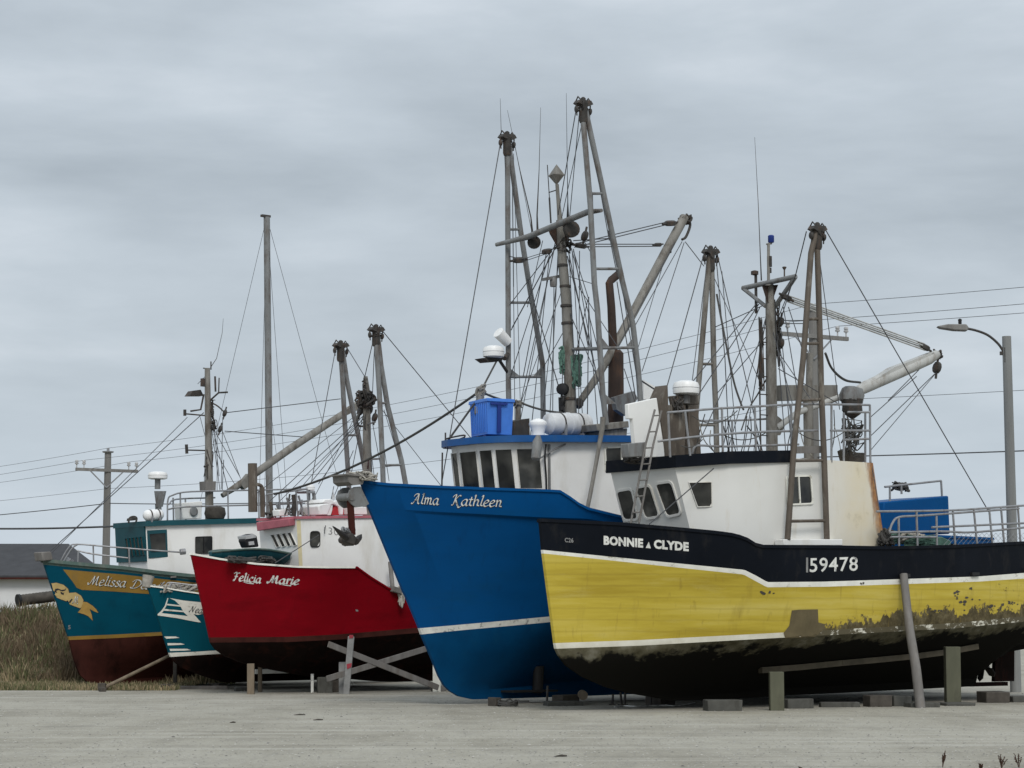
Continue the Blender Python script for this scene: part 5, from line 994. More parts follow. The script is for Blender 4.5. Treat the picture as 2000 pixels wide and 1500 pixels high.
    rigging(f, [(730, 660, -1.45, 712, 738, 0, .013), (732, 660, -1.45, 727, 780, -.3, .012), (738, 668, -1.45, 745, 780, -1.5, .012), (746, 645, -1.45, 1010, 965, -1.9, .014), (656, 678, 1.45, 605, 960, -.2, .013), (677, 678, 1.45, 712, 735, 0, .013), (712, 810, 0, 520, 985, 1.0, .013), (713, 815, 0, 540, 985, .9, .011), (706, 815, .1, 560, 985, .6, .011), (709, 818, .1, 605, 945, .2, .013), (712, 820, .1, 622, 945, .2, .012), (722, 815, 0, 729, 985, -.2, .011), (726, 818, -.1, 748, 935, -1.0, .011), (708, 815, 0, 683, 940, .7, .012), (718, 830, 0, 738, 985, -.3, .011), (690, 880, .6, 650, 975, .2, .012), (746, 800, -1.5, 905, 1005, -1.8, .010), (750, 800, -1.5, 800, 965, -1.7, .010), (745, 840, -1.5, 760, 940, -1.6, .010), (612, 970, -.4, 598, 1000, -.4, .01), (652, 950, -.5, 634, 1036, -1.4, .012), (623, 1045, -1.65, 537, 1100, -1.5, .014), (690, 815, .4, 500, 965, 1.0, .010), (708, 785, 0, 612, 975, .4, .010)])
    # guard cage around the raft
    return f, H, T
FR = red_boat()

# ================================================================== SMALL TEAL BOAT
def small_boat():
    f = Frame('fishing_boat', 288, 64.6, 40); tag(f.o, 'small teal boat with white swoosh and stripes, squeezed in beside the red bow', 'boat', 'fishing boats hauled out on the yard')
    rows = [
     dict(px=[(288, 1144), (320, 1148), (355, 1154), (395, 1160)], b=1.45, Lt=3.4, p=2.0, ext=[(3, 2.62), (8.6, 2.5)]),
     dict(px=[(292, 1153), (320, 1156), (355, 1162), (395, 1168)], b=1.44, Lt=3.4, p=2.0, ext=[(3, 2.5), (8.6, 2.4)]),
     dict(px=[(331, 1275), (380, 1273), (430, 1270)], b=1.32, Lt=4.2, p=1.8, slope=.0),
     dict(px=[(334, 1283), (380, 1280), (430, 1277)], b=1.31, Lt=4.2, p=1.8, slope=.0)]
    foot = [((341, 1292), .86, .9), ((354, 1303), .66, .7), ((385, 1316), .42, .45), ((415, 1326), .2, .16), ((440, 1333), 0, .06)]
    H = Hull(f, 8.6, rows, foot, [(2.7, .2), (8.6, .25)], ['teal2', 'trim', 'oxide_dark'], [0, 0, 1], [2]*5, nb=70)
    H.deck(.5); H.rail('trim', .1, .04)
    p = H.pix; o = H.o
    decal(p, [(331, 1168), (360, 1173), (400, 1177), (404, 1200), (396, 1199), (386, 1201), (378, 1199), (393, 1216), (371, 1207), (358, 1195), (352, 1183), (342, 1173)], 'trim', o, 'swoosh', .004, 6)
    for poly in ([(327, 1168), (329, 1168), (325, 1183), (318, 1195), (308, 1204), (305, 1202), (315, 1193), (322, 1183)], [(326, 1179), (352, 1182), (354, 1185), (326, 1182)], [(320, 1189), (356, 1192.5), (359, 1195.5), (319, 1192.5)], [(313, 1197), (366, 1203), (386, 1213), (392, 1216), (370, 1212), (345, 1207), (309, 1202)]): decal(p, poly, 'trim', o, 'bow_stripe', .007, 6)
    for x, y, ln in ((321, 1244, 30), (324, 1257, 37), (328, 1268, 45)): decal(p, [(x, y-1), (x+ln-8, y-1), (x+ln, y+1.5), (x+ln-10, y+2.5), (x+1, y+3.5)], 'trim', o, 'bow_stripe', .007, 6)
    write_pen('Nead', p, (369, 1195), (402, 1199), 8, 'letter_dark', o, 'boat_name', .26, .35, .010)
    mb = MB(); c = f.on(293, 1137, 0); mb.tube([c-Vector((.12, 0, .15)), c+Vector((-.05, 0, .18))], [.12, .17], 12); mb.build('stem_fender', 'rope_light', f.o)
    W = lambda x, y: H.side(x, y, .08)
    polyrail(f, [[W(320, 1150), W(326, 1140), W(331, 1138), W(345, 1139), W(392, 1145), W(420, 1150)], [W(312, 1149), W(318, 1140), W(322, 1137)]], [(W(352, 1140), W(354, 1154)), (W(391, 1145), W(393, 1160)), (W(336, 1139), W(328, 1151))], 'galv', .02, 'bow_rail')
    mb = MB(); random.seed(6); mb.clutter(W(360, 1149)+Vector((0, .4, 0)), (.6, .25, .12), 30, .025); mb.build('net_pile', 'rope_light', f.o)
    # low wheelhouse further aft
    mb = MB(); mb.loft([Vector(v) for v in ((4.0, -.9, 1.9), (6.2, -1.0, 1.9), (6.2, 1.0, 1.9), (4.0, .9, 1.9))], [Vector(v) for v in ((3.8, -.85, 3.2), (6.2, -.95, 3.2), (6.2, .95, 3.2), (3.8, .85, 3.2))]); wh = mb.build('wheelhouse', 'white', f.o, bevel=.04)
    window(wh, [(4.4, -.90, 2.6), (5.4, -.95, 2.6), (5.4, -.93, 3.0), (4.3, -.88, 3.0)], (0, -1, .05), 'trim', 'glass', .04)
    return f, H
FS = small_boat()

# ================================================================== LARGE TEAL BOAT
def teal_boat():
    f = Frame('fishing_boat', 85, 67, 40); tag(f.o, 'large teal fishing boat at far left with ochre name band and gold ribbon', 'boat', 'fishing boats hauled out on the yard')
    rows = [
     dict(px=[(85, 1095), (149, 1101), (240, 1109), (310, 1118), (387, 1126), (440, 1130)], b=2.3, Lt=5.5, p=2.0, ext=[(13, 3.2)]),
     dict(px=[(87, 1103), (149, 1109), (240, 1117), (310, 1126), (387, 1134), (440, 1138)], b=2.3, Lt=5.5, p=2.0, ext=[(13, 3.1)]),
     dict(px=[(134, 1243), (230, 1239), (320, 1234)], b=2.2, Lt=6.2, p=1.75, slope=.03),
     dict(px=[(136, 1250), (230, 1246), (320, 1241)], b=2.19, Lt=6.2, p=1.75, slope=.03)]
    foot = [((143, 1280), .76, .8), ((150, 1303), .52, .55), ((158, 1319), .3, .28), ((170, 1331), .14, .09), ((190, 1337), 0, .06)]
    H = Hull(f, 13, rows, foot, [(1.9, .08), (13, .12)], ['green_rail', 'teal', 'gold', 'oxide'], [0, 1, 2], [3]*5)
    H.deck(.6); H.rail('green_rail', .14, .1, out=.07)
    p, o = H.pix, H.o
    decal(p, [(123, 1112), (180, 1117), (240, 1122), (310, 1130), (400, 1140), (400, 1163), (290, 1160), (220, 1155), (160, 1152), (150, 1148), (142, 1136)], 'gold', o, 'name_band', .004)
    for sh, mt, of, wd in (((1, .8), 'letter_dark', .008, .32), ((0, 0), 'letter', .018, .24)):
        write_pen('Melissa', p, (172, 1142), (244, 1146.5), 11.5, mt, o, 'boat_name', wd, .35, of, sh); write_pen('Danielle', p, (253, 1148), (350, 1156), 10.5, mt, o, 'boat_name', wd, .35, of, sh)
    for poly, mt in (([(97, 1140), (110, 1138), (124, 1142), (133, 1150), (135, 1158), (134, 1172), (129, 1174), (118, 1170), (108, 1166), (101, 1160)], 'gold_light'), ([(135, 1158), (148, 1157), (158, 1163), (163, 1172), (161, 1182), (157, 1188), (146, 1184), (136, 1180), (133, 1173)], 'gold_light'), ([(162, 1175), (170, 1176), (181, 1183), (188, 1190), (192, 1197), (184, 1194), (175, 1189), (179, 1200), (181, 1212), (172, 1203), (163, 1199), (152, 1196), (158, 1189)], 'gold_mid')):
        c = (sum(q[0] for q in poly)/len(poly), sum(q[1] for q in poly)/len(poly))
        decal(p, [(c[0]+(x-c[0])*1.05+.6, c[1]+(y-c[1])*1.06+.5) for x, y in poly], 'letter_dark', o, 'ribbon', .004, 6); decal(p, poly, mt, o, 'ribbon', .008, 6)
    for poly in ([(106, 1156), (108, 1150), (113, 1149), (120, 1152), (127, 1151), (129, 1148), (128, 1153), (122, 1155), (114, 1152), (110, 1154), (112, 1158)], [(118, 1155), (124, 1158), (126, 1155), (124, 1162), (119, 1160)], [(134, 1176), (140, 1169), (142, 1170), (137, 1178)]): decal(p, poly, 'letter_dark', o, 'ribbon', .012, 6)
    write_pen('M', p, (142, 1179), (153, 1180), 10, 'letter_dark', o, 'ribbon', .34, .2, .012); write_pen('M', p, (142, 1178.6), (153, 1179.6), 10, 'letter', o, 'ribbon', .2, .2, .020)
    write_block('5', p, (133, 1229), (138, 1229), 8, 'letter_grey', o, 'draught_mark', .03)
    mb = MB(); mb.slab([f.on(x, y, -.25) for x, y in ((81, 1078), (100, 1077), (105, 1094), (84, 1096))], (0, .5, 0)); mb.build('bow_platform', 'wood', f.o, bevel=.03)
    # wheelhouse: teal front with slit windows, white side
    cols = [(284, 1022, 289, 1125, -.86), (328, 1020, 328, 1130, -1.2), (600, 1013, 600, 1150, -1.9)]
    ho, T, Bt = house(f, cols, 'white')
    n = (Bt[0]-T[0]).cross(Vector((0, 1, 0))).normalized(); n = n if n.x < 0 else -n; P = lambda x, y, o_: f.plane(x, y, T[0], n)+n*o_
    mb = MB(); a, b = T[0], Bt[0]; tl, tr_ = Vector((a.x, -a.y, a.z)), a; v0 = (b-a)
    mb.slab([tl+v0*.05, tr_+v0*.05, tr_+v0*.72, tl+v0*.72], n*.06); mb.build('front_panel', 'teal_dark', ho)
    for k in range(5):
        x = 249+k*7.2; window(ho, [P(u, v, .06) for u, v in ((x, 1052-k*.8), (x+4.2, 1051.5-k*.8), (x+9, 1086-k*.8), (x+4.8, 1087-k*.8))], n, 'teal_dark', 'glass', .01)
    ns = (T[1]-T[0]).cross(Bt[0]-T[0]).normalized(); ns = ns if ns.y < 0 else -ns; S = lambda x, y, o_: f.plane(x, y, T[0], ns)+ns*o_
    mb = MB(); mb.slab([S(287, 1036, 0), S(326, 1034, 0), S(328, 1088, 0), S(290, 1090, 0)], ns*.03); mb.build('side_panel', 'teal_dark', ho)
    window(ho, [S(x, y, .03) for x, y in ((292, 1043), (323, 1041), (324, 1074), (296, 1076))], ns, 'teal_dark', 'glass', .02)
    n2 = (T[2]-T[1]).cross(Bt[1]-T[1]).normalized(); n2 = n2 if n2.y < 0 else -n2; Z = lambda x, y, o_: f.plane(x, y, T[1], n2)+n2*o_
    window(ho, [Z(x, y, 0) for x, y in ((382, 1049), (413, 1048), (413, 1080), (382, 1081))], n2, 'black', 'glass', .02, .05, .5)
    brow(f, T, .12, .16, -.10, 'teal_dark', 'roof_edge')
    # roof gear
    Q = lambda x, y, yy=-1.4: f.on(x, y, yy)
    top = [Q(327, 1016, -1.0), Q(328, 976, -1.0), Q(338, 967, -1.1), Q(362, 961, -1.3), Q(420, 959, -1.5), Q(505, 957, -1.7), Q(600, 955, -1.8)]
    polyrail(f, [top, [Q(328, 995, -1.0), Q(362, 990, -1.3), Q(505, 986, -1.7), Q(600, 983, -1.8)], [Q(330, 985, -1.0), Q(345, 975, .4), Q(420, 972, .6)]], [(Q(x, y, c), Q(x+1, 1016, c)) for x, y, c in ((352, 963, -1.2), (445, 958, -1.55), (505, 957, -1.7), (338, 972, .2), (362, 975, .5))], 'galv', .026)
    radome(f, f.on(308, 936, -.2), .30, .24, stem=.3); mb = MB(); mb.tube([f.on(309, 985, -.2), f.on(310, 1016, -.2)], .1, 10); mb.loft([f.on(301, 959, -.35), f.on(322, 959, -.35), f.on(325, 959, .15), f.on(303, 959, .15)], [f.on(305, 990, -.3), f.on(317, 990, -.3), f.on(318, 990, .05), f.on(306, 990, .05)]); mb.build('radar_stand', 'grey', f.o)
    mb = MB(); mb.slab([f.on(x, y, -.9) for x, y in ((355, 982), (395, 979), (394, 1013), (357, 1014))], (0, .45, 0)); mb.lathe([(.14, 0), (.15, .03), (.12, .05)], f.on(378, 999, -.92), (0, -1, 0), 18, 1); mb.build('air_conditioner', ['white', 'grey'], f.o, bevel=.02)
    mb = MB(); mb.tube(smooth(f.line([(251, 1022), (253, 1012), (261, 1009), (267, 1012), (265, 1022)], -.3), 4), .03, 8); mb.slab([f.on(x, y, -.5) for x, y in ((258, 1012), (267, 1010), (265, 1016), (257, 1017))], (0, .3, 0)); mb.build('flood_lamp', 'dark_metal', f.o)
    mb = MB(); mb.lathe([(.28, 0), (.34, .15), (.3, .34), (.1, .4)], f.on(420, 1013, -.6), (0, 0, 1), 14); mb.build('net_drum', 'wood_dark', f.o)
    mast = strut(f, 'mast', 'beige_mast', [(409, 1016), (408, 900), (406, 800), (405, 719)], [.135, .12, .10, .085], 0, n=12)
    def mp(name, mat, fn):
        b = MB(); fn(b); return b.build(name, mat, mast)
    random.seed(17)
    mp('mast_step', 'wood', lambda b: b.slab([f.on(x, y, -.2) for x, y in ((401, 940), (422, 940), (421, 960), (402, 960))], (0, .35, 0)))
    for fn in (lambda b: (b.tube([f.on(360, 808, .5), f.on(405, 812, 0)], .025, 6), b.tube([f.on(361, 812, .5), f.on(361, 800, .5)], .05, 8)), lambda b: (b.slab([f.on(x, y, .3) for x, y in ((370, 773), (377, 763), (392, 761), (398, 773))], (0, .3, 0)), b.tube([f.on(398, 770, .1), f.on(392, 800, .2), f.on(372, 803, .3)], .03, 6)), lambda b: b.box(f.on(398, 747, .05), (.16, .14, .25)), lambda b: b.tube([f.on(407, 785, 0), f.on(427, 767, -.3), f.on(445, 766, -.5)], .03, 8), lambda b: (b.tube([f.on(364, 879, .5), f.on(405, 880, 0)], .025, 6), b.tube([f.on(365, 886, .5), f.on(364, 868, .5)], .05, 8)), lambda b: b.tube([f.on(405, 720, 0), f.on(397, 719, .15)], .02, 6)): mp('antenna_bracket', 'dark_metal', fn)
    mp('antenna', 'dark_metal', lambda b: (b.tube([f.on(421, 765, -.2), f.on(420, 735, -.2)], .03, 6), b.tube([f.on(427, 768, -.3), f.on(428, 738, -.3)], .02, 6), b.tube([f.on(411, 718, -.05), f.on(423, 700, -.1), f.on(434, 650, -.1), f.on(436, 622, -.1)], [.014, .01, .008, .005], 5), b.tube([f.on(412, 722, 0), f.on(412, 706, 0)], .02, 6)))
    for fn in (lambda b: b.clutter(f.on(414, 800, -.08), (.1, .1, .35), 12, .016), lambda b: b.clutter(f.on(418, 832, -.15), (.11, .1, .2), 10, .02), lambda b: b.clutter(f.on(407, 905, 0), (.13, .13, .5), 12, .013)): mp('lashing', 'dark_metal', fn)
    for q_ in (f.on(439, 807, -.4), f.on(430, 838, -.3)): mp('pulley_block', 'dark_metal', lambda b: b.block(q_, (.3, 0, 1), .11))
    mp('bracket_arm', 'dark_metal', lambda b: b.tube(smooth([f.on(410, 785, 0), f.on(425, 793, -.2), f.on(438, 805, -.4)], 4), .025, 6))
    boom = strut(f, 'boom', 'beige_mast', [(434, 968), (470, 945), (570, 874), (660, 815), (702, 787)], [.08, .12, .13, .12, .11], 0, n=12)
    mb = MB(); mb.slab([f.on(x, y, -.12) for x, y in ((470, 945), (486, 925), (487, 950), (478, 956))], (0, .2, 0)); mb.slab([f.on(x, y, -.12) for x, y in ((668, 806), (704, 782), (700, 800), (676, 812))], (0, .24, 0)); mb.build('boom_plate', 'beige_mast', boom)
    rigging(f, [(600, 854, -.03, 439, 842, -.35, .015), (665, 779, .3, 442, 806, -.4, .015), (398, 806, .2, 95, 1079, 0, .016), (366, 815, .4, 101, 1080, 0, .012), (416, 835, -.1, 468, 930, -.9, .013), (414, 830, -.1, 446, 960, -.6, .013), (412, 825, 0, 430, 960, -.4, .012), (418, 840, -.1, 428, 930, -.4, .012), (435, 815, -.4, 432, 955, -.6, .012), (424, 840, -.3, 424, 960, -.4, .011), (433, 838, -.3, 470, 935, -.5, .011), (403, 815, 0, 399, 940, .1, .010), (420, 880, -.1, 458, 945, -.6, .011), (386, 750, .2, 401, 735, 0, .010), (391, 815, .2, 400, 850, 0, .01)], 'wire')
    rigging(f, [(434, 958, 0, 437, 898, -.4, .013)], 'rope')
    # bow rail
    Wd = lambda x, y, yy=-.9: f.on(x, y, yy)
    polyrail(f, [[H.side(118, 1097), H.side(134, 1070), H.side(150, 1063), H.side(215, 1068), H.side(300, 1075), H.side(360, 1079)], [H.side(150, 1075), H.side(182, 1082), H.side(250, 1090)], [H.side(124, 1097), H.side(140, 1072), H.side(152, 1063)]], [(H.side(182, 1066), H.side(183, 1104)), (H.side(252, 1071), H.side(253, 1109)), (H.side(153, 1075), H.side(152, 1100))], 'galv', .024, 'bow_rail')
    mb = MB(); mb.tube([H.side(352, 1078), H.side(362, 1077)], .09, 8); mb.build('rail_end', 'galv', f.o)
    mb = MB(); mb.slab([p(x, y, .05) for x, y in ((365, 1110), (388, 1109), (390, 1128), (366, 1127))], (0, -.3, 0)); mb.build('fender_board', 'wood_warm', f.o)
    mb = MB(); mb.beam(p(332, 1127, .06), p(343, 1126, .06), .08, .05); mb.build('scupper', 'wood', f.o)
    mb = MB(); mb.clutter(H.side(140, 1096)+Vector((0, .2, 0)), (.1, .1, .08), 6, .03); mb.build('cleat', 'galv', f.o)
    return f, H
FT = teal_boat()

# ================================================================== LOOSE THINGS ON THE BOATS
def tote():
    f = FB[0]; P = f.on(960, 856, .2); e = f.thing('storage_bin', P, 'bright blue plastic storage bin standing on the blue boat wheelhouse roof', 'bin')
    a = R_(-14); R = Matrix.Rotation(a, 3, 'Z'); L = lambda x, y, z: P+R @ Vector((x, y, z))
    w_, d_, h_ = .70, 1.0, .90; mb = MB()
    lo = [L(-w_*.46, -d_*.46, .05), L(w_*.46, -d_*.46, .05), L(w_*.46, d_*.46, .05), L(-w_*.46, d_*.46, .05)]; hi = [L(-w_*.5, -d_*.5, h_), L(w_*.5, -d_*.5, h_), L(w_*.5, d_*.5, h_), L(-w_*.5, d_*.5, h_)]
    mb.loft(lo, hi); mb.loft([L(sx*w_*.53, sy*d_*.53, h_-.07) for sx, sy in ((-1, -1), (1, -1), (1, 1), (-1, 1))], [L(sx*w_*.52, sy*d_*.52, h_+.01) for sx, sy in ((-1, -1), (1, -1), (1, 1), (-1, 1))])
    for k in range(9): mb.beam(L(-w_*.465, -.40+k*.1, .1), L(-w_*.505, -.40+k*.1, h_-.08), .03, .02)
    mb.build('tub', 'tote', e, bevel=.015, rel=P)
    mb = MB(); mb.slab([L(-.10, -d_*.50, .1), L(.0, -d_*.50, .1), L(.0, -d_*.52, h_-.1), L(-.10, -d_*.52, h_-.1)], R @ Vector((0, -.03, 0))); mb.beam(L(-.28, -d_*.54, h_-.12), L(.16, -d_*.54, h_-.12), .04, .05)
    mb.build('latch_strap', 'tote_dark', e, rel=P)
    mb = MB(); mb.box(L(0, -.25, .02), (.62, .16, .08), 0, R); mb.box(L(0, .3, .02), (.62, .16, .08), 0, R); mb.build('skid', 'tote_dark', e, rel=P)
    mb = MB(); mb.lathe([(.03, 0), (.045, .02), (.02, .05)], L(-.05, -d_*.47, .17), R @ Vector((0, -1, 0)), 10); mb.build('drain_plug', 'black', e, rel=P)
tote()
def canister(f, pa, pb, y, r, label, name='life_raft', strap='dark_metal', cradle='galv', z=0, shell='fibreglass'):
    a, b = f.on(*pa, y), f.on(*pb, y); P = (a+b)/2; P.z -= r*1.25; e = f.thing(name, P, label, 'life raft', 'life raft canisters on the roofs'); d = (b-a).normalized(); Ln = (b-a).length
    mb = MB(); mb.lathe([(.02, 0), (r*.6, .02), (r*.93, .08), (r, .18), (r, Ln/2-.03), (r*1.05, Ln/2-.02), (r*1.05, Ln/2+.02), (r, Ln/2+.03), (r, Ln-.18), (r*.93, Ln-.08), (r*.6, Ln-.02), (.02, Ln)], a, d, 24); mb.build('canister', shell, e, rel=P)
    for t in (.3, .72):
        mb = MB(); c = a+d*Ln*t; mb.lathe([(r*1.01, -.025), (r*1.03, -.02), (r*1.03, .02), (r*1.01, .025)], c, d, 24); mb.build('strap', strap, e, rel=P)
        mb = MB(); u = Vector((0, 0, 1)); s = d.cross(u).normalized(); mb.slab([c-d*.03+s*r*1.05-u*r*.1, c-d*.03+s*r*.8-u*r*.85, c-d*.03-s*r*.8-u*r*.85, c-d*.03-s*r*1.05-u*r*.1, c-d*.03-s*r*1.0-u*r*1.25, c-d*.03+s*r*1.0-u*r*1.25], d*.06); mb.build('cradle', cradle, e, rel=P)
canister(FB[0], (1066, 828), (1150, 829), -.9, .27, 'white life raft canister lying along the blue boat wheelhouse roof', shell=paint('dull_canister_shell', (.60, .61, .62), .4, .15, 3, dirt=(.3, .29, .27), dirt_amt=.6, dscale=4))
canister(FT[0], (281, 1007), (318, 1005), -.9, .17, 'small white life raft canister on the large teal boat roof front', cradle='galv')
def raft_cap():
    f = FB[0]; P = f.on(1064, 856, -1.2); e = f.thing('ventilator', P, 'white cowl ventilator in front of the life raft on the blue boat roof', 'ventilator')
    mb = MB(); mb.lathe([(.17, 0), (.15, .15), (.20, .28), (.22, .32), (.21, .38), (.13, .44), (.03, .47)], P+Vector((-.12, .1, 0)), (0, 0, 1), 18); mb.build('cowl', 'fibreglass', e, rel=P)
raft_cap()
def rescue_capsule():
    f = FR[0]; P = f.on(650, 1005, -.9); e = f.thing('rescue_boat', P, 'small white and red rescue capsule stowed on the red boat roof', 'rescue boat')
    A = lambda x, y, yy=-.9: f.on(x, y, yy)
    mb = MB(); mb.slab([A(x, y, -1.15) for x, y in ((622, 988), (630, 984), (640, 983), (648, 984), (640, 1006), (624, 1006))], (0, .8, 0)); mb.slab([A(x, y, -1.15) for x, y in ((630, 982), (634, 975), (647, 974), (652, 978), (668, 976), (672, 984), (671, 1006), (664, 1006), (662, 990), (652, 985), (642, 988), (640, 984))], (0, .8, 0)); mb.build('shell', 'fibreglass', e, bevel=.03, rel=P)
    mb = MB(); mb.slab([A(x, y, -1.1) for x, y in ((648, 1006), (649, 996), (654, 989), (662, 986), (670, 989), (672, 997), (672, 1006))], (0, .7, 0)); mb.build('hatch', 'safety_red', e, rel=P)
    mb = MB(); mb.slab([A(x, y, -1.12) for x, y in ((640, 990), (650, 984), (649, 996), (646, 1006), (637, 1006))], (0, .3, 0)); mb.build('bow_panel', 'white', e, rel=P)
    mb = MB(); mb.tube([A(651, 976), A(651, 966)], .04, 8); mb.tube([A(651, 966), A(650, 957)], .015, 6); mb.build('light', 'insul', e, rel=P)
rescue_capsule()
def dinghy():
    f = FR[0]; P = f.on(476, 1092, -.4); e = f.thing('dinghy', P, 'small teal dinghy with outboard motor sitting on the red boat foredeck', 'dinghy')
    y = -.55; k = (f.on(541, 1080, .05)-f.on(411, 1080, .05)).length; x0 = f.on(411, 1080, .05); d = Vector((1, 0, 0)); rings = []; zr = x0.z
    for i in range(13):
        t = i/12; hb = .62*(1-(1-min(1, t*2.2+.06))**2); rise = .10*math.sin(t*math.pi)+.02; x = x0.x+k*t; c = Vector((x, y+.6, 0)); zt = zr+rise; zb = zr-.28+.18*(1-min(1, t*2.5))**2
        rings.append([Vector((x, c.y-hb, zt)), Vector((x, c.y-hb*.9, (zt+zb)/2)), Vector((x, c.y-hb*.5, zb)), Vector((x, c.y+hb*.5, zb)), Vector((x, c.y+hb*.9, (zt+zb)/2)), Vector((x, c.y+hb, zt))])
    mb = MB()
    for a, b in zip(rings, rings[1:]): mb.loft(a, b, 0, a is rings[0], b is rings[-1])
    mb.build('hull', 'teal_dark', e, rel=P)
    mb = MB(); mb.tube([r[0] for r in rings], .03, 6); mb.tube([r[-1] for r in rings], .03, 6); mb.build('gunwale', 'green_rail', e, rel=P)
    q = f.on(490, 1072, -.5); mb = MB(); mb.slab([f.on(a, b, -.5) for a, b in ((478, 1056), (482, 1046), (494, 1042), (502, 1046), (504, 1056), (506, 1068), (484, 1070))], (0, .3, 0)); o = mb.build('outboard_motor', 'black', e, bevel=.03, rel=P)
    mb = MB(); mb.slab([f.on(a, b, -.53) for a, b in ((480, 1047), (494, 1043), (500, 1046), (500, 1050), (481, 1053))], (0, .36, 0)); mb.slab([f.on(a, b, -.53) for a, b in ((486, 1058), (496, 1057), (497, 1064), (487, 1065))], (0, .36, 0)); mb.build('cowling_stripe', 'insul', o, rel=P); mb = None
    mb = MB(); random.seed(9); mb.clutter(f.on(470, 1094, -.9), (.5, .12, .08), 20, .02); mb.clutter(f.on(520, 1092, -.9), (.3, .12, .08), 12, .02); mb.build('lashing', 'rope', e, rel=P)
    mb = MB(); mb.beam(f.on(440, 1098, -.3), f.on(445, 1098, .3), .1, .16); mb.beam(f.on(525, 1100, -.9), f.on(535, 1100, .3), .1, .16); mb.build('chock', 'wood_dark', e, rel=P)
dinghy()
def anchor():
    f = FB[0]; A = lambda x, y, yy=-.15: f.on(x, y, yy); P = A(690, 1058); e = f.thing('anchor', P, 'dark iron anchor hanging by its red shank from the blue boat bow', 'anchor')
    mb = MB(); mb.beam(A(684, 978), A(688, 1045), .12, .10); mb.build('shank', 'oxide', e, rel=P)
    mb = MB(); mb.slab([A(x, y, -.3) for x, y in ((674, 1053), (680, 1044), (686, 1040), (692, 1043), (697, 1050), (697, 1056), (692, 1067), (688, 1064), (676, 1060))], (0, .3, 0)); mb.build('crown', 'dark_metal', e, bevel=.03, rel=P)
    for pts in (((678, 1052, -.2), (666, 1042, -.45), (650, 1028, -.75)), ((694, 1058, -.1), (702, 1050, .1), (706, 1044, .2)), ((680, 1055, 0), (674, 1062, .2), (668, 1064, .35))):
        mb = MB(); q = [A(*p) for p in pts]; mb.tube(q, [.085, .065, .012], 8); mb.build('fluke', 'dark_metal', e, rel=P)
    mb = MB(); mb.tube(smooth([A(676, 1048), A(668, 1036), A(668, 1030), A(672, 1030)], 4), .02, 6); mb.tube(smooth([A(690, 1046), A(693, 1036), A(691, 1030), A(687, 1030)], 4), .02, 6); random.seed(1); mb.clutter(A(679, 1036), (.1, .08, .08), 8, .015); mb.build('shackle', 'galv', e, rel=P)
anchor()
def net_pile():
    f = FY[0]; P = f.on(1760, 1062, -1.9); e = f.thing('net_pile', P, 'tangle of green and grey netting heaped on the yellow boat aft deck', 'net')
    random.seed(14); mb = MB(); mb.clutter(f.on(1738, 1050, -2.0), (.2, .2, .14), 40, .022); mb.clutter(f.on(1785, 1054, -2.0), (.55, .2, .10), 70, .02); mb.build('netting', 'net_green', e, rel=P)
    mb = MB(); mb.clutter(f.on(1775, 1050, -2.05), (.5, .15, .10), 40, .022); mb.build('rope', 'rope_light', e, rel=P)
    mb = MB(); mb.clutter(f.on(1730, 1050, -2.05), (.15, .15, .2), 26, .022); mb.build('rope', 'rope', e, rel=P)
    mb = MB(); mb.slab([f.on(x, y, -1.8) for x, y in ((1797, 1050), (1840, 1048), (1858, 1056), (1858, 1068), (1797, 1068))], (0, .5, 0)); mb.build('tarpaulin', 'net_green', e, bevel=.03, rel=P)
net_pile()
def link_rope():
    a = FR[0].world(FR[0].on(536, 965, 0)); b = FB[0].world(FB[0].on(937, 764, .4)); c = (a+b)/2
    # anchored on the stay post of the blue boat and the roof rail of the red boat
    mb = MB(); pts = [Vector(a).lerp(b, i/24)-Vector((0, 0, 4*.32*(i/24)*(1-i/24)))-c for i in range(25)]; mb.tube(pts, .032, 7); o = mb.build('mooring_rope', 'rope'); o.location = c
    tag(o, 'thick dark rope swooping from the red boat roof up to the blue boat', 'rope')
link_rope()

# ================================================================== CRADLES, PROPS AND YARD LITTER
def prop(name, px, pb, pt, Y, w, mat, label, cat, group=None, d=None, top=None, seed=0, cap=None):
    """upright timber: foot on the ground at (px, pb), head at the height seen at pt"""
    b = gp(px, pb) if Y is None else Vector((at(px, pb, Y).x, Y, 0)); e = empty(name, b); tag(e, label, cat, group)
    tx = top or px; t = at(tx, pt, b.y)-b; mb = MB(); ww = w; mb.beam((0, 0, -.02), t, ww, d or ww); mb.build('timber', mat, e, bevel=.012)
    if cap:
        mb = MB(); mb.box(t+Vector((0, 0, .04)), cap, 0, Matrix.Rotation(R_(40), 3, 'Z')); mb.build('wedge', 'wood_warm', e, bevel=.01)
    return e
G1 = 'timber props under the boats'
prop('hull_prop', 1517, 1386, 1312, 49.0, .30, 'olive_post', 'stout olive grey post carrying the forward bilge of the yellow boat', 'post', G1, .28, 1516)
prop('hull_prop', 1861, 1376, 1263, 52.6, .34, 'olive_post', 'stout olive grey post near the stern of the yellow boat', 'post', G1, .3, 1859)
b = Vector((at(1798, 1374, 50.6).x, 50.6, 0)); e = empty('leaning_prop', b); tag(e, 'long grey timber leaning against the yellow hull from ground to black bulwark', 'post', G1)
t = FY[0].world(FY[1].pix(1758, 1126, .10))-b; t2 = t+Vector((0, 0, .06)); mb = MB(); mb.tube([Vector((0, 0, -.03)), t*.3+Vector((.01, 0, 0)), t*.6-Vector((.02, 0, 0)), t2], [.112, .108, .10, .09], 10); mb.build('timber', 'wood', e)
prop('hull_prop', 490, 1355, 1296, 61.2, .19, 'wood_warm', 'tan timber post under the bow of the red boat', 'post', G1, .16)
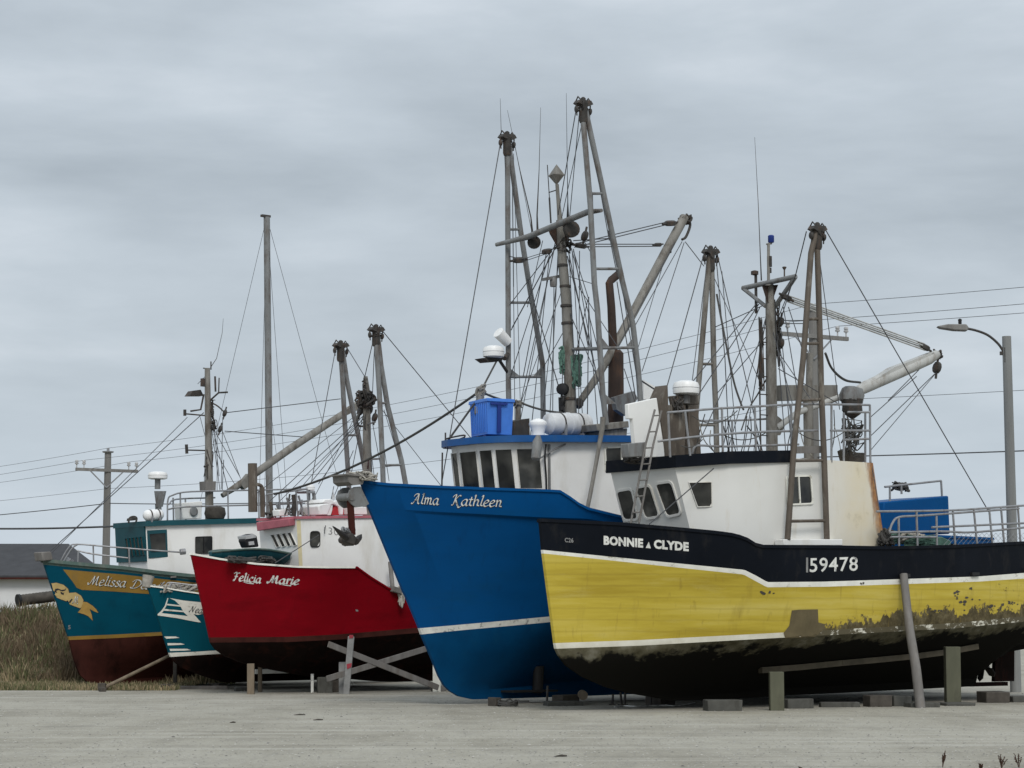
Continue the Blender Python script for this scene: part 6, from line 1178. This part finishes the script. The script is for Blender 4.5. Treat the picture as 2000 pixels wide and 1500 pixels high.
prop('hull_prop', 508, 1350, 1300, 63.2, .11, 'wood_warm', 'thin tan post just right of the tan post under the red bow', 'post', G1)
prop('hull_prop', 610, 1351, 1316, 62.6, .08, 'letter', 'thin white post beside the grey block under the red hull', 'post', G1)
e_ = prop('hull_prop', 676, 1354, 1243, 61.3, .17, 'letter_grey', 'grey white post with a faded red patch behind the crossed planks', 'post', G1, .12, 686)
mb = MB(); pr = lambda x, y: at(x, y, 61.23)-Vector(e_.location); mb.slab([pr(677, 1297), pr(687, 1295), pr(686, 1303), pr(678, 1307)], (0, -.006, 0)); mb.build('red_patch', 'red_trim', e_)
mb = MB(); mb.slab([pr(682, 1240), pr(690, 1240), pr(690, 1246), pr(682, 1247)], (0, -.006, 0)); mb.build('red_patch', 'red_trim', e_)
prop('hull_prop', 669, 1354, 1293, 61.6, .20, 'letter_grey', 'short grey board doubled beside the post with the red patch', 'post', G1, .08, 669)
prop('hull_prop', 853, 1344, 1286, 63.4, .22, 'trim', 'white painted post half hidden by the blue bow', 'post', G1, .2)
prop('hull_prop', 342, 1337, 1286, 68.2, .11, 'wood_dark', 'dark weathered post under the bow of the small teal boat', 'post', G1)
def patch():
    pass
def plank(p0, p1, Y0, Y1, w, label, mat='wood', name='plank'):
    a, b = at(*p0, Y0), at(*p1, Y1); c = (a+b)/2; e = empty(name, c); tag(e, label, 'plank', 'loose and bracing planks'); mb = MB(); mb.beam(a-c, b-c, .05, w); mb.build('board', mat, e, bevel=.008)
plank((641, 1258), (856, 1343), 61.0, 63.1, .16, 'pale plank sloping down to the right in the crossed brace under the red boat')
plank((638, 1326), (832, 1267), 60.9, 63.0, .16, 'pale plank sloping up to the right in the crossed brace under the red boat')
plank((498, 1312), (586, 1310), 65.3, 65.9, .13, 'pale horizontal plank in the dark gap under the red boat', 'trim')
plank((258, 1311), (336, 1279), 64.6, 65.6, .05, 'tan pole sloping up to the right in front of the brown bottom', 'wood_warm') if False else None
def shore(p0, p1, Y0, Y1):
    a, b = at(*p0, Y0), at(*p1, Y1); a.z = .05; c = a.copy(); e = empty('sloping_shore', c); tag(e, 'thin tan pole sloping up across the brown bottom of the large teal boat', 'pole'); mb = MB(); mb.tube([Vector((0, 0, 0)), (b-a)*.5, b-a], [.055, .05, .045], 8); mb.build('pole', 'wood_warm', e); mb = MB(); mb.box((0, 0, .06), (.22, .2, .2)); mb.build('foot_block', 'wood_dark', e, bevel=.02)
shore((199, 1349), (334, 1279), 64.6, 66.0)
G2 = 'blocks under the keels'
def block(px, pb, w, d, h, mat, label, rz=40, name='keel_block', Y=None, cat='block', tilt=0):
    b = gp(px, pb) if Y is None else Vector((at(px, pb, Y).x, Y, 0)); e = empty(name, b, R_(rz)); tag(e, label, cat, G2); mb = MB(); random.seed(int(px))
    vs = []
    for z in (-.01, h):
        for x, y in ((-1, -1), (1, -1), (1, 1), (-1, 1)): vs.append(Vector((x*w/2*random.uniform(.95, 1.02), y*d/2*random.uniform(.95, 1.02), z*random.uniform(.94, 1.04))))
    mb.loft(vs[:4], vs[4:]); mb.build('block_body', mat, e, bevel=.02); return e
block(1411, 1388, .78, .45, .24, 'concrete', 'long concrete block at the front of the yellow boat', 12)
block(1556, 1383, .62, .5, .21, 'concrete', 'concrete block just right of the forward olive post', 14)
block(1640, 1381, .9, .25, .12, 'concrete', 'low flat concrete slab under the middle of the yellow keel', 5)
block(1714, 1380, .55, .45, .26, 'wood_dark', 'dark mossy timber block left of the leaning prop', 14)
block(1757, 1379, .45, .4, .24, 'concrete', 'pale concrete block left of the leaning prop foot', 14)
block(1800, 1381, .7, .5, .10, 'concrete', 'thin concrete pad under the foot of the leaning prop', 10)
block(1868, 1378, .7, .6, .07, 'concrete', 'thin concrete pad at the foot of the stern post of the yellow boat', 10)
block(1940, 1372, .62, .55, .26, 'wood_dark', 'black timber block under the aft keel of the yellow boat', 14)
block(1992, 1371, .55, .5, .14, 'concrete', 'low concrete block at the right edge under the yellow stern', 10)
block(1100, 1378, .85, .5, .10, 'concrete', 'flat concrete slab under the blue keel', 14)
block(1105, 1371, .55, .4, .22, 'wood_dark', 'dark timber block stacked on the flat slab under the blue keel', 40, Y=53.3)
block(966, 1379, .18, .3, .20, 'wood_dark', 'small dark block under the blue forefoot', 40)
block(1290, 1377, .5, .5, .22, 'wood_dark', 'dark block under the blue keel behind the yellow forefoot', 40)
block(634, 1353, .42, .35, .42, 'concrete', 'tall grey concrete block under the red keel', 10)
block(653, 1352, .30, .4, .34, 'wood_dark', 'dark broken block leaning beside the tall grey block', 20)
block(856, 1350, .40, .35, .16, 'wood', 'weathered block at the foot of the white post', 10)
block(430, 1345, .3, .3, .16, 'wood_dark', 'small dark block under the small teal boat keel', 40)
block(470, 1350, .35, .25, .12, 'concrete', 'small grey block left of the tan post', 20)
block(325, 1347, .34, .3, .17, 'wood_dark', 'dark block under the large teal keel', 40)
block(292, 1345, .9, .16, .09, 'wood_warm', 'tan timber baulk on the ground under the large teal keel', 2)
block(395, 1346, 1.5, .2, .10, 'wood', 'long weathered timber on the ground under the small teal boat', 4)
block(200, 1351, .16, .25, .12, 'wood_dark', 'smallest dark block at the foot of the sloping pole', 30)
b = gp(1139, 1377); e = empty('log_roller', (b.x, b.y+.3, .22)); tag(e, 'short round tan log end under the blue keel', 'log', G2); mb = MB(); mb.tube([(-.0, -.35, .0), (0, .5, 0)], .11, 14); mb.build('log', 'wood_warm', e)
# stand of the sonar pod under the blue keel
f = FB[0]; mb = MB(); mb.slab([f.on(x, y, -.55) for x, y in ((1003, 1349), (1090, 1347), (1090, 1351), (1003, 1353))], (0, .5, 0)); mb.tube([f.on(1050, 1352, -.4), f.on(1052, 1300, -.5)], .13, 10); mb.build('transducer_pod', 'black', f.o)
# coil of hose, ropes and litter on the ground
def coil(px, py, label, seed, mat='rope', r=.22, n=4):
    b = gp(px, py); e = empty('rope_coil', b); tag(e, label, 'rope', 'ropes lying on the gravel'); random.seed(seed); mb = MB(); pts = []
    for i in range(n*14): a = i/14*6.283; pts.append(Vector((math.cos(a)*r*random.uniform(.85, 1.1), math.sin(a)*r*random.uniform(.85, 1.1), .03+.02*(i//14)+.10*max(0, math.sin(a*.5+1))*random.random())))
    pts += [pts[-1]+Vector((.1*i, -.04*i, -.02)) for i in range(1, 4)]; mb.tube(smooth(pts, 2), .02, 6); mb.build('rope', mat, e)
coil(992, 1380, 'coil of dark hose on the gravel under the blue forefoot', 3)
def lay(pts, mat, r, label):
    q = [gp(*p) for p in pts]; c = q[0].copy(); mb = MB(); mb.tube(smooth([v-c+Vector((0, 0, r)) for v in q], 5), r, 6); o = mb.build('rope', mat); o.location = c; tag(o, label, 'rope', 'ropes lying on the gravel')
lay([(1200, 1382), (1218, 1380), (1240, 1381), (1270, 1379.5), (1303, 1379)], 'letter', .016, 'thin white rope lying on the gravel beneath the yellow bow')
lay([(1298, 1377), (1310, 1379.5), (1335, 1378), (1358, 1373)], 'letter', .014, 'short pale green rope end right of the thin white rope')
for i, (x, yb) in enumerate(((1196, 1377), (1214, 1378), (1220, 1378), (1272, 1378), (1068, 1378))):
    b = gp(x, yb); e = empty('steel_stand', b); tag(e, 'thin dark steel rod standing between ground and hull near the yellow forefoot' if i < 4 else 'thin dark steel rod under the blue keel left of the flat slab', 'stand', 'thin steel rods under the hulls'); mb = MB(); mb.tube([(0, 0, 0), (.02*(-1)**i, .05, .25+.05*i)], .03, 6); mb.tube([(-.08, 0, .01), (.08, 0, .01)], .025, 6); mb.build('rod', 'dark_metal', e)
def driftwood(px, py, ln, ang, label, seed):
    b = gp(px, py); e = empty('wood_scrap', b); tag(e, label, 'scrap', 'scraps lying on the gravel'); random.seed(seed); d = Vector((math.cos(ang), math.sin(ang), 0)); mb = MB()
    mb.tube([-d*ln*.6+Vector((0, 0, .006)), Vector((0, .02, .016)), d*ln*.5+Vector((0, -.02, .014))], [.005, .016, .010], 5); mb.build('stick', 'wood_dark', e)
driftwood(1096, 1478, .16, .1, 'dark splinter on the gravel at bottom centre, nearest the camera', 1)
driftwood(455, 1412, .10, .3, 'tiny dark scrap alone on the open gravel in front of the red boat', 2)
driftwood(586, 1397, .22, -.1, 'dark scrap on the gravel below the tan post of the red boat', 3)
driftwood(622, 1407, .18, 0, 'dark scrap lying right of and nearer than the scrap below the tan post', 4)
# weeds growing in the gravel at bottom right
def weed(px, py, h, label, seed):
    b = gp(px, py); e = empty('weed', b); tag(e, label, 'weed', 'weeds growing in the gravel'); random.seed(seed); mb = MB(); lf = MB()
    for k in range(8):
        a = random.uniform(0, 6.28); s = random.uniform(.1, .4)*h; tip = Vector((math.cos(a)*s, math.sin(a)*s, h*random.uniform(.6, 1))); mb.tube(smooth([Vector((0, 0, -.01)), tip*.5+Vector((0, 0, h*.08)), tip], 3), .0035, 4)
        for j in range(16):
            q = tip*random.uniform(.45, 1.05); v = Vector((random.uniform(-1, 1), random.uniform(-1, 1), random.uniform(-.3, 1))).normalized()*random.uniform(.012, .028); u = v.cross(Vector((random.random(), random.random(), random.random()))).normalized()*.008
            lf.add([q-u, q+v*.5-u*.2, q+v, q+u], [(0, 1, 2, 3)])
    mb.build('stem', 'weed', e); lf.build('leaf', 'weed', e, sm=False)
for px, py, h, lb, sd in ((1841, 1499, .20, 'dark weed at bottom right, leftmost of the weeds', 1), (1956, 1501, .17, 'bushy dark weed near the bottom right corner', 2), (1990, 1500, .18, 'dark weed in the bottom right corner', 3), (1915, 1506, .09, 'low weed tuft between the taller weeds at bottom right', 4), (1563, 1506, .05, 'tiny weed at the bottom edge right of centre', 5)):
    weed(px, py, h, lb, sd)
